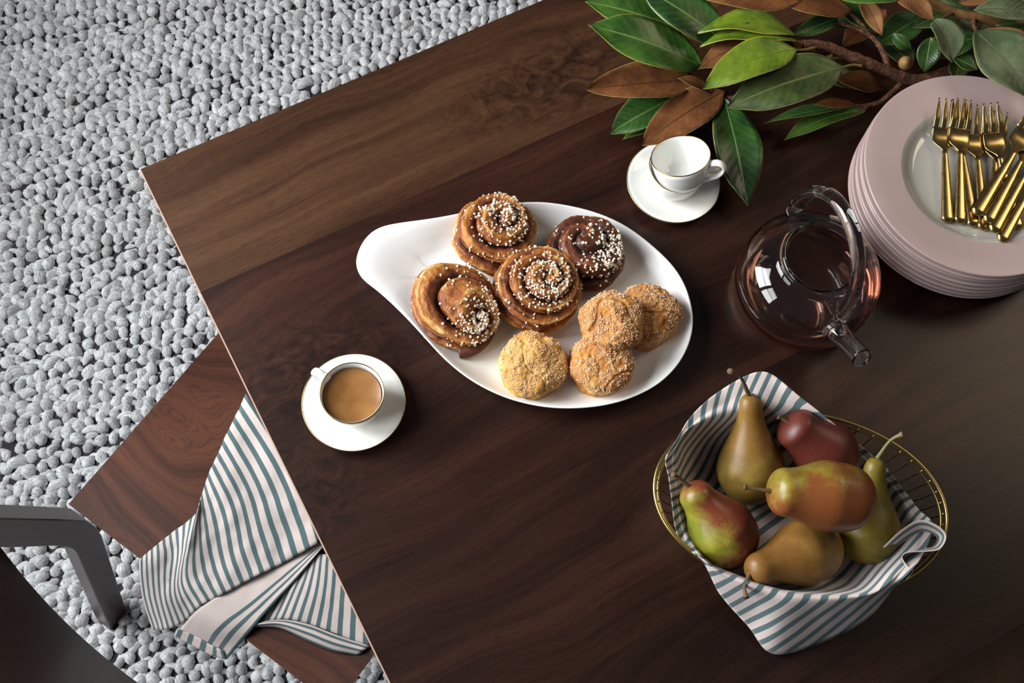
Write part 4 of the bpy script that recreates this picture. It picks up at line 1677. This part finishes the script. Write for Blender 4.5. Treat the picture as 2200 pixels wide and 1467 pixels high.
pear('dark red pear tucked behind the others at the basket back', (1815, 1000), TOP + 0.055, (1690, 905), TOP + 0.100, 0.036, darkred, (1672, 895), TOP + 0.103, neck=0.55, blunt=0.1)
pear('red and green pear at the left side of the basket', (1592, 1196), TOP + 0.052, (1480, 1043), TOP + 0.102, 0.0372, redgreen, (1445, 1019), TOP + 0.118, neck=0.50, pk=0.38)
pear('slender yellow-green pear at the right side of the basket', (1858, 1205), TOP + 0.040, (1882, 982), TOP + 0.095, 0.0355, yellow, (1940, 932), TOP + 0.122, neck=0.34, pk=0.28, stem_mat='stem_g')
pear('plain brown pear at the front of the basket, stem towards the viewer', (1790, 1165), TOP + 0.058, (1607, 1230), TOP + 0.092, 0.0350, brown2, (1603, 1284), TOP + 0.100, neck=0.46, pk=0.36, blunt=0.04)
pear('red and yellow pear lying on top of the pile', (1868, 1072), TOP + 0.128, (1654, 1055), TOP + 0.150, 0.0368, redgreen2, (1598, 1046), TOP + 0.152, neck=0.60, pk=0.42, blunt=0.08)


M['rib_rust'] = plain('rust_midrib', (0.070, 0.026, 0.010), 0.8)
for k_, c_ in dict(deep=(0.12, 0.20, 0.05), mid=(0.14, 0.23, 0.05), bright=(0.12, 0.20, 0.02), olive=(0.11, 0.14, 0.04), pale=(0.09, 0.12, 0.05)).items():
    M['rib_' + k_] = plain('midrib_' + k_, c_, 0.4)


# ------------------------------------------------------------------ magnolia branches
def leaf(parent, base, zb, tip, zt, half, top='deep', flip=False, arch=0.0, fold=0.25, roll=0.0, curl=0.0, side=0.0, blunt=False):
    """base, tip: photo pixels; half: half width in photo pixels; roll tips the blade about its midrib (radians)"""
    A_, B_ = at(*base, zb), at(*tip, zt)
    d = B_ - A_
    L = d.length
    X = d.normalized()
    N_ = Vector((0, 0, 1)) - X * X.z
    N_.normalize()
    N_ = Matrix.Rotation(roll, 3, X) @ N_
    Y = N_.cross(X)
    W = half / ppm((A_ + B_) / 2)
    nt_, nv_ = 20, 10
    V, UV = [], []
    th = 0.00035
    for sgn in (1, -1):
        for i in range(nt_ + 1):
            t_ = i / nt_
            w = W * (math.sin(PI * t_ ** 0.88) ** 0.78 if 0 < t_ < 1 else 0.0)
            if not blunt and t_ > 0.8:
                w *= 1 - 0.25 * (t_ - 0.8) / 0.2
            w = max(w, W * 0.02)
            for j in range(nv_ + 1):
                v = -1 + 2 * j / nv_
                along = L * t_
                h = arch * L * 4 * t_ * (1 - t_) + fold * w * abs(v) ** 1.4 + curl * w * v * v * (1 if v > 0 else 0)
                h += W * 0.10 * math.sin(t_ * 9 + v * 2 + L * 300) * abs(v)
                p = A_ + X * along + Y * (w * v * math.cos(fold * 0.6) + side * L * 4 * t_ * (1 - t_)) + N_ * (h + sgn * th)
                V.append(p)
                UV.append((t_, v))
    F, mi = [], []
    W_ = nv_ + 1
    off = (nt_ + 1) * W_
    top_i, bot_i = (1, 0) if flip else (0, 1)
    for i in range(nt_):
        for j in range(nv_):
            a = i * W_ + j
            F.append((a, a + W_, a + W_ + 1, a + 1))
            mi.append(top_i)
            F.append((off + a, off + a + 1, off + a + W_ + 1, off + a + W_))
            mi.append(bot_i)
    for i in range(nt_):
        for j in (0, nv_):
            a = i * W_ + j
            F.append((a, off + a, off + a + W_, a + W_) if j == 0 else (a, a + W_, off + a + W_, off + a))
            mi.append(top_i)
    ribs = []
    for sgn in (1, -1):
        path = [Vector(V[(0 if sgn > 0 else off) + i * W_ + nv_ // 2]) for i in range(nt_ + 1)]
        ribs.append(tube(path, [0.0007 - 0.00045 * i / nt_ for i in range(nt_ + 1)], 6))
    under = 'tan' if top == 'pale' else 'rust'
    me = mesh('leaf', V, F, True, UV, mi)
    o = link('leaf', me, parent, [LEAF[top], LEAF[under]])
    link('midrib', mesh('midrib', *merge(*ribs)), o, M['rib_rust'] if flip else M['rib_' + top])
    return o


def twig(parent, pts, r0, r1, mat='bark', name='twig', seg=9):
    P_ = [at(x, y_, z) for x, y_, z in pts]
    path = smooth_pts([tuple(p) for p in P_], 7)
    n = len(path)
    rad = [(r0 + (r1 - r0) * i / (n - 1)) * (1 + 0.26 * mnoise.noise(Vector((i * 0.9, r0 * 900, 0)))) for i in range(n)]
    V, F = tube(path, rad, seg)
    return link(name, mesh(name, V, F), parent, M[mat])


Z0 = TOP
b1o = at(1900, 160, TOP)
mag = thing('magnolia_branch', 'cut magnolia branch with green and rust-backed leaves behind the cups', 'branch')
twig(mag, [(2290, 60, Z0 + .020), (2180, 110, Z0 + .022), (2060, 148, Z0 + .028), (1970, 172, Z0 + .034), (1900, 150, Z0 + .050), (1830, 122, Z0 + .066), (1770, 98, Z0 + .078), (1722, 96, Z0 + .084)], 0.0085, 0.0060, 'bark', 'stem', 12)
twig(mag, [(1722, 96, Z0 + .084), (1700, 90, Z0 + .088), (1672, 86, Z0 + .09)], 0.0055, 0.0020, 'bark')
twig(mag, [(1910, 152, Z0 + .048), (1902, 124, Z0 + .052), (1882, 88, Z0 + .056), (1850, 65, Z0 + .060), (1800, 48, Z0 + .062)], 0.0046, 0.0024, 'bark')
twig(mag, [(1870, 76, Z0 + .058), (1845, 45, Z0 + .070), (1815, 18, Z0 + .080)], 0.0034, 0.0020, 'bark')
twig(mag, [(1945, 172, Z0 + .034), (1915, 200, Z0 + .036), (1888, 220, Z0 + .036), (1862, 226, Z0 + .036)], 0.0042, 0.0026, 'bark')
twig(mag, [(1868, 226, Z0 + .036), (1830, 228, Z0 + .036), (1800, 236, Z0 + .034)], 0.0024, 0.0014, 'bark')
twig(mag, [(1868, 226, Z0 + .036), (1845, 240, Z0 + .034), (1825, 246, Z0 + .032)], 0.0024, 0.0014, 'bark')
twig(mag, [(1790, 122, Z0 + .072), (1700, 160, Z0 + .048), (1620, 195, Z0 + .038), (1560, 212, Z0 + .036), (1510, 190, Z0 + .038)], 0.0046, 0.0030, 'bark')
twig(mag, [(1852, 142, Z0 + .062), (1830, 140, Z0 + .066), (1806, 146, Z0 + .072)], 0.0022, 0.0016, 'petiole', 'petiole')
twig(mag, [(1760, 98, Z0 + .080), (1735, 106, Z0 + .086), (1708, 108, Z0 + .09)], 0.0022, 0.0016, 'petiole', 'petiole')
twig(mag, [(1845, 122, Z0 + .060), (1800, 124, Z0 + .060), (1760, 130, Z0 + .056)], 0.0022, 0.0016, 'petiole', 'petiole')
# bud
bp = at(1946, 136, Z0 + .050)
V, F = lathe([(0, -0.012), (0.006, -0.009), (0.0095, 0.0), (0.008, 0.009), (0.004, 0.015), (0, 0.018)], 20)
bd = link('bud', mesh('bud', V, F), mag, M['bud'])
bd.location = bp
bd.rotation_euler = (0.5, -0.4, 0)

leaf(mag, (1506, 142), Z0 + .052, (1263, 55), Z0 + .092, 57, 'mid', arch=0.06, fold=0.16, roll=-0.10)
leaf(mag, (1470, 66), Z0 + .060, (1257, 4), Z0 + .080, 46, 'mid', arch=0.05, fold=0.22, roll=-0.1)
leaf(mag, (1560, 92), Z0 + .070, (1372, -30), Z0 + .098, 50, 'deep', arch=0.05, fold=0.18, roll=-0.15)
leaf(mag, (1720, 2), Z0 + .100, (1470, -22), Z0 + .098, 40, 'deep', True, arch=0.04, fold=-0.15)
leaf(mag, (1830, 24), Z0 + .084, (1655, -15), Z0 + .104, 34, 'deep', True, arch=0.03, fold=-0.15)
leaf(mag, (1712, 78), Z0 + .094, (1499, 70), Z0 + .086, 42, 'bright', arch=0.12, fold=0.12, roll=0.32, side=-0.05)
leaf(mag, (1715, 92), Z0 + .096, (1504, 100), Z0 + .086, 40, 'bright', arch=0.12, fold=0.1, roll=0.4, side=-0.06)
leaf(mag, (1722, 98), Z0 + .090, (1499, 150), Z0 + .076, 46, 'mid', True, arch=0.07, fold=-0.06, roll=0.1, side=-0.10)
leaf(mag, (1712, 106), Z0 + .104, (1511, 190), Z0 + .092, 47, 'bright', arch=0.08, fold=0.16, roll=0.05, side=-0.03)
leaf(mag, (1812, 146), Z0 + .098, (1562, 232), Z0 + .076, 59, 'olive', arch=0.07, fold=0.14, roll=0.0, side=0.0)
leaf(mag, (1500, 172), Z0 + .040, (1262, 192), Z0 + .058, 50, 'mid', True, arch=0.02, fold=0.34, roll=-0.05, blunt=True)
leaf(mag, (1530, 200), Z0 + .044, (1456, 168), Z0 + .064, 15, 'mid', True, arch=0.05, fold=0.5, roll=0.0)
leaf(mag, (1556, 196), Z0 + .042, (1380, 312), Z0 + .030, 50, 'mid', True, arch=0.06, fold=0.1, roll=0.1, blunt=True)
leaf(mag, (1460, 205), Z0 + .026, (1312, 286), Z0 + .022, 47, 'deep', arch=0.04, fold=0.2, roll=0.1)
leaf(mag, (1470, 220), Z0 + .018, (1338, 300), Z0 + .012, 28, 'mid', arch=0.04, fold=0.15, roll=0.15)
leaf(mag, (1556, 214), Z0 + .040, (1606, 443), Z0 + .026, 52, 'deep', arch=0.05, fold=0.2, roll=0.0)
leaf(mag, (1860, 236), Z0 + .034, (1684, 302), Z0 + .016, 24, 'mid', arch=0.03, fold=0.3, roll=0.2, side=-0.06)
leaf(mag, (1838, 228), Z0 + .036, (1640, 266), Z0 + .022, 18, 'deep', arch=0.04, fold=0.3, roll=0.4)
leaf(mag, (1836, 226), Z0 + .040, (1748, 224), Z0 + .046, 12, 'deep', True, arch=0.05, fold=0.2)
leaf(mag, (1768, 128), Z0 + .058, (1650, 112), Z0 + .070, 26, 'deep', True, arch=0.03, fold=0.2)
leaf(mag, (1800, 40), Z0 + .064, (1700, 78), Z0 + .070, 20, 'deep', arch=0.05, fold=0.3, roll=-0.3)
leaf(mag, (1700, 180), Z0 + .040, (1600, 120), Z0 + .060, 36, 'olive', arch=0.03, fold=0.2)

mag2 = thing('magnolia_branch', 'darker magnolia branch with grey-green curled leaves behind the plates', 'branch')
twig(mag2, [(2330, 130, Z0 + .04), (2220, 75, Z0 + .06), (2120, 42, Z0 + .082), (2050, 26, Z0 + .086), (1975, -5, Z0 + .090), (1900, -50, Z0 + .095)], 0.0080, 0.0050, 'bark2', 'stem', 12)
twig(mag2, [(2092, 40, Z0 + .084), (2094, 60, Z0 + .092), (2103, 74, Z0 + .098)], 0.0028, 0.0018, 'bark')
twig(mag2, [(2050, 26, Z0 + .086), (2030, 36, Z0 + .094), (2012, 42, Z0 + .1)], 0.0026, 0.0016, 'bark')
twig(mag2, [(1985, 0, Z0 + .090), (1935, -4, Z0 + .094), (1925, -6, Z0 + .096)], 0.0026, 0.0016, 'bark')
leaf(mag2, (1945, -14), Z0 + .100, (1800, -4), Z0 + .098, 30, 'mid', arch=0.04, fold=0.15)
leaf(mag2, (1924, -14), Z0 + .098, (2006, 42), Z0 + .100, 28, 'pale', True, arch=0.05, fold=0.2)
leaf(mag2, (1848, -10), Z0 + .080, (1896, 78), Z0 + .074, 20, 'pale', True, arch=0.05, fold=0.3, roll=0.3)
leaf(mag2, (1790, 4), Z0 + .070, (1884, 72), Z0 + .058, 26, 'deep', arch=0.05, fold=0.25)
leaf(mag2, (1918, 72), Z0 + .070, (1958, 106), Z0 + .060, 14, 'deep', arch=0.16, fold=0.4, roll=0.9)
leaf(mag2, (2008, 42), Z0 + .100, (2046, 134), Z0 + .090, 40, 'pale', arch=0.10, fold=0.35, roll=-0.15, blunt=True)
leaf(mag2, (2000, 80), Z0 + .070, (1986, 156), Z0 + .046, 24, 'deep', arch=0.05, fold=0.2, roll=0.2)
leaf(mag2, (2094, 66), Z0 + .112, (2220, 216), Z0 + .100, 66, 'pale', arch=0.07, fold=0.18, roll=0.05)
leaf(mag2, (2102, 72), Z0 + .100, (2240, 116), Z0 + .096, 26, 'pale', True, arch=0.10, fold=0.2)
leaf(mag2, (2092, 22), Z0 + .110, (2238, 42), Z0 + .100, 26, 'pale', arch=0.05, fold=0.3, roll=0.2, side=0.05)
leaf(mag2, (2140, 55), Z0 + .088, (2250, 52), Z0 + .080, 18, 'olive', arch=0.05, fold=0.2)
leaf(mag2, (2060, 6), Z0 + .098, (2150, -18), Z0 + .100, 24, 'pale', True, arch=0.04, fold=0.2)
leaf(mag2, (2150, 0), Z0 + .098, (2260, 10), Z0 + .104, 24, 'pale', arch=0.04, fold=0.2)
leaf(mag2, (2050, 172), Z0 + .036, (2068, 118), Z0 + .040, 22, 'olive', arch=0.04, fold=0.2)
leaf(mag2, (2100, 150), Z0 + .050, (2040, 120), Z0 + .050, 20, 'deep', arch=0.04, fold=0.2)
leaf(mag2, (1990, 30), Z0 + .060, (1880, 100), Z0 + .040, 34, 'deep', arch=0.04, fold=0.2)
leaf(mag2, (2100, 80), Z0 + .060, (1980, 120), Z0 + .040, 34, 'deep', arch=0.04, fold=0.2)
leaf(mag2, (2080, 10), Z0 + .070, (1960, 60), Z0 + .060, 34, 'deep', arch=0.04, fold=0.2)
for (bx_, by_, tx_, ty_, w_, z_) in ((1830, 60, 1740, 10, 30, .045), (1900, 20, 1810, 100, 32, .030), (1960, 140, 1880, 70, 34, .025), (2030, 90, 1930, 40, 34, .040),  # added filler leaves, dark and low, standing in for shade in the gaps
                                     (2140, 120, 2040, 80, 36, .035), (2200, 30, 2090, 90, 34, .040), (1800, 170, 1900, 190, 26, .018), (1770, 150, 1850, 190, 28, .014),
                                     (2230, 150, 2120, 130, 34, .030), (2000, 10, 2100, 70, 34, .045)):
    leaf(mag2, (bx_, by_), Z0 + z_, (tx_, ty_), Z0 + z_ - 0.008, w_, 'olive' if w_ % 4 else 'deep', flip=(w_ in (26, 32)), arch=0.04, fold=0.2)
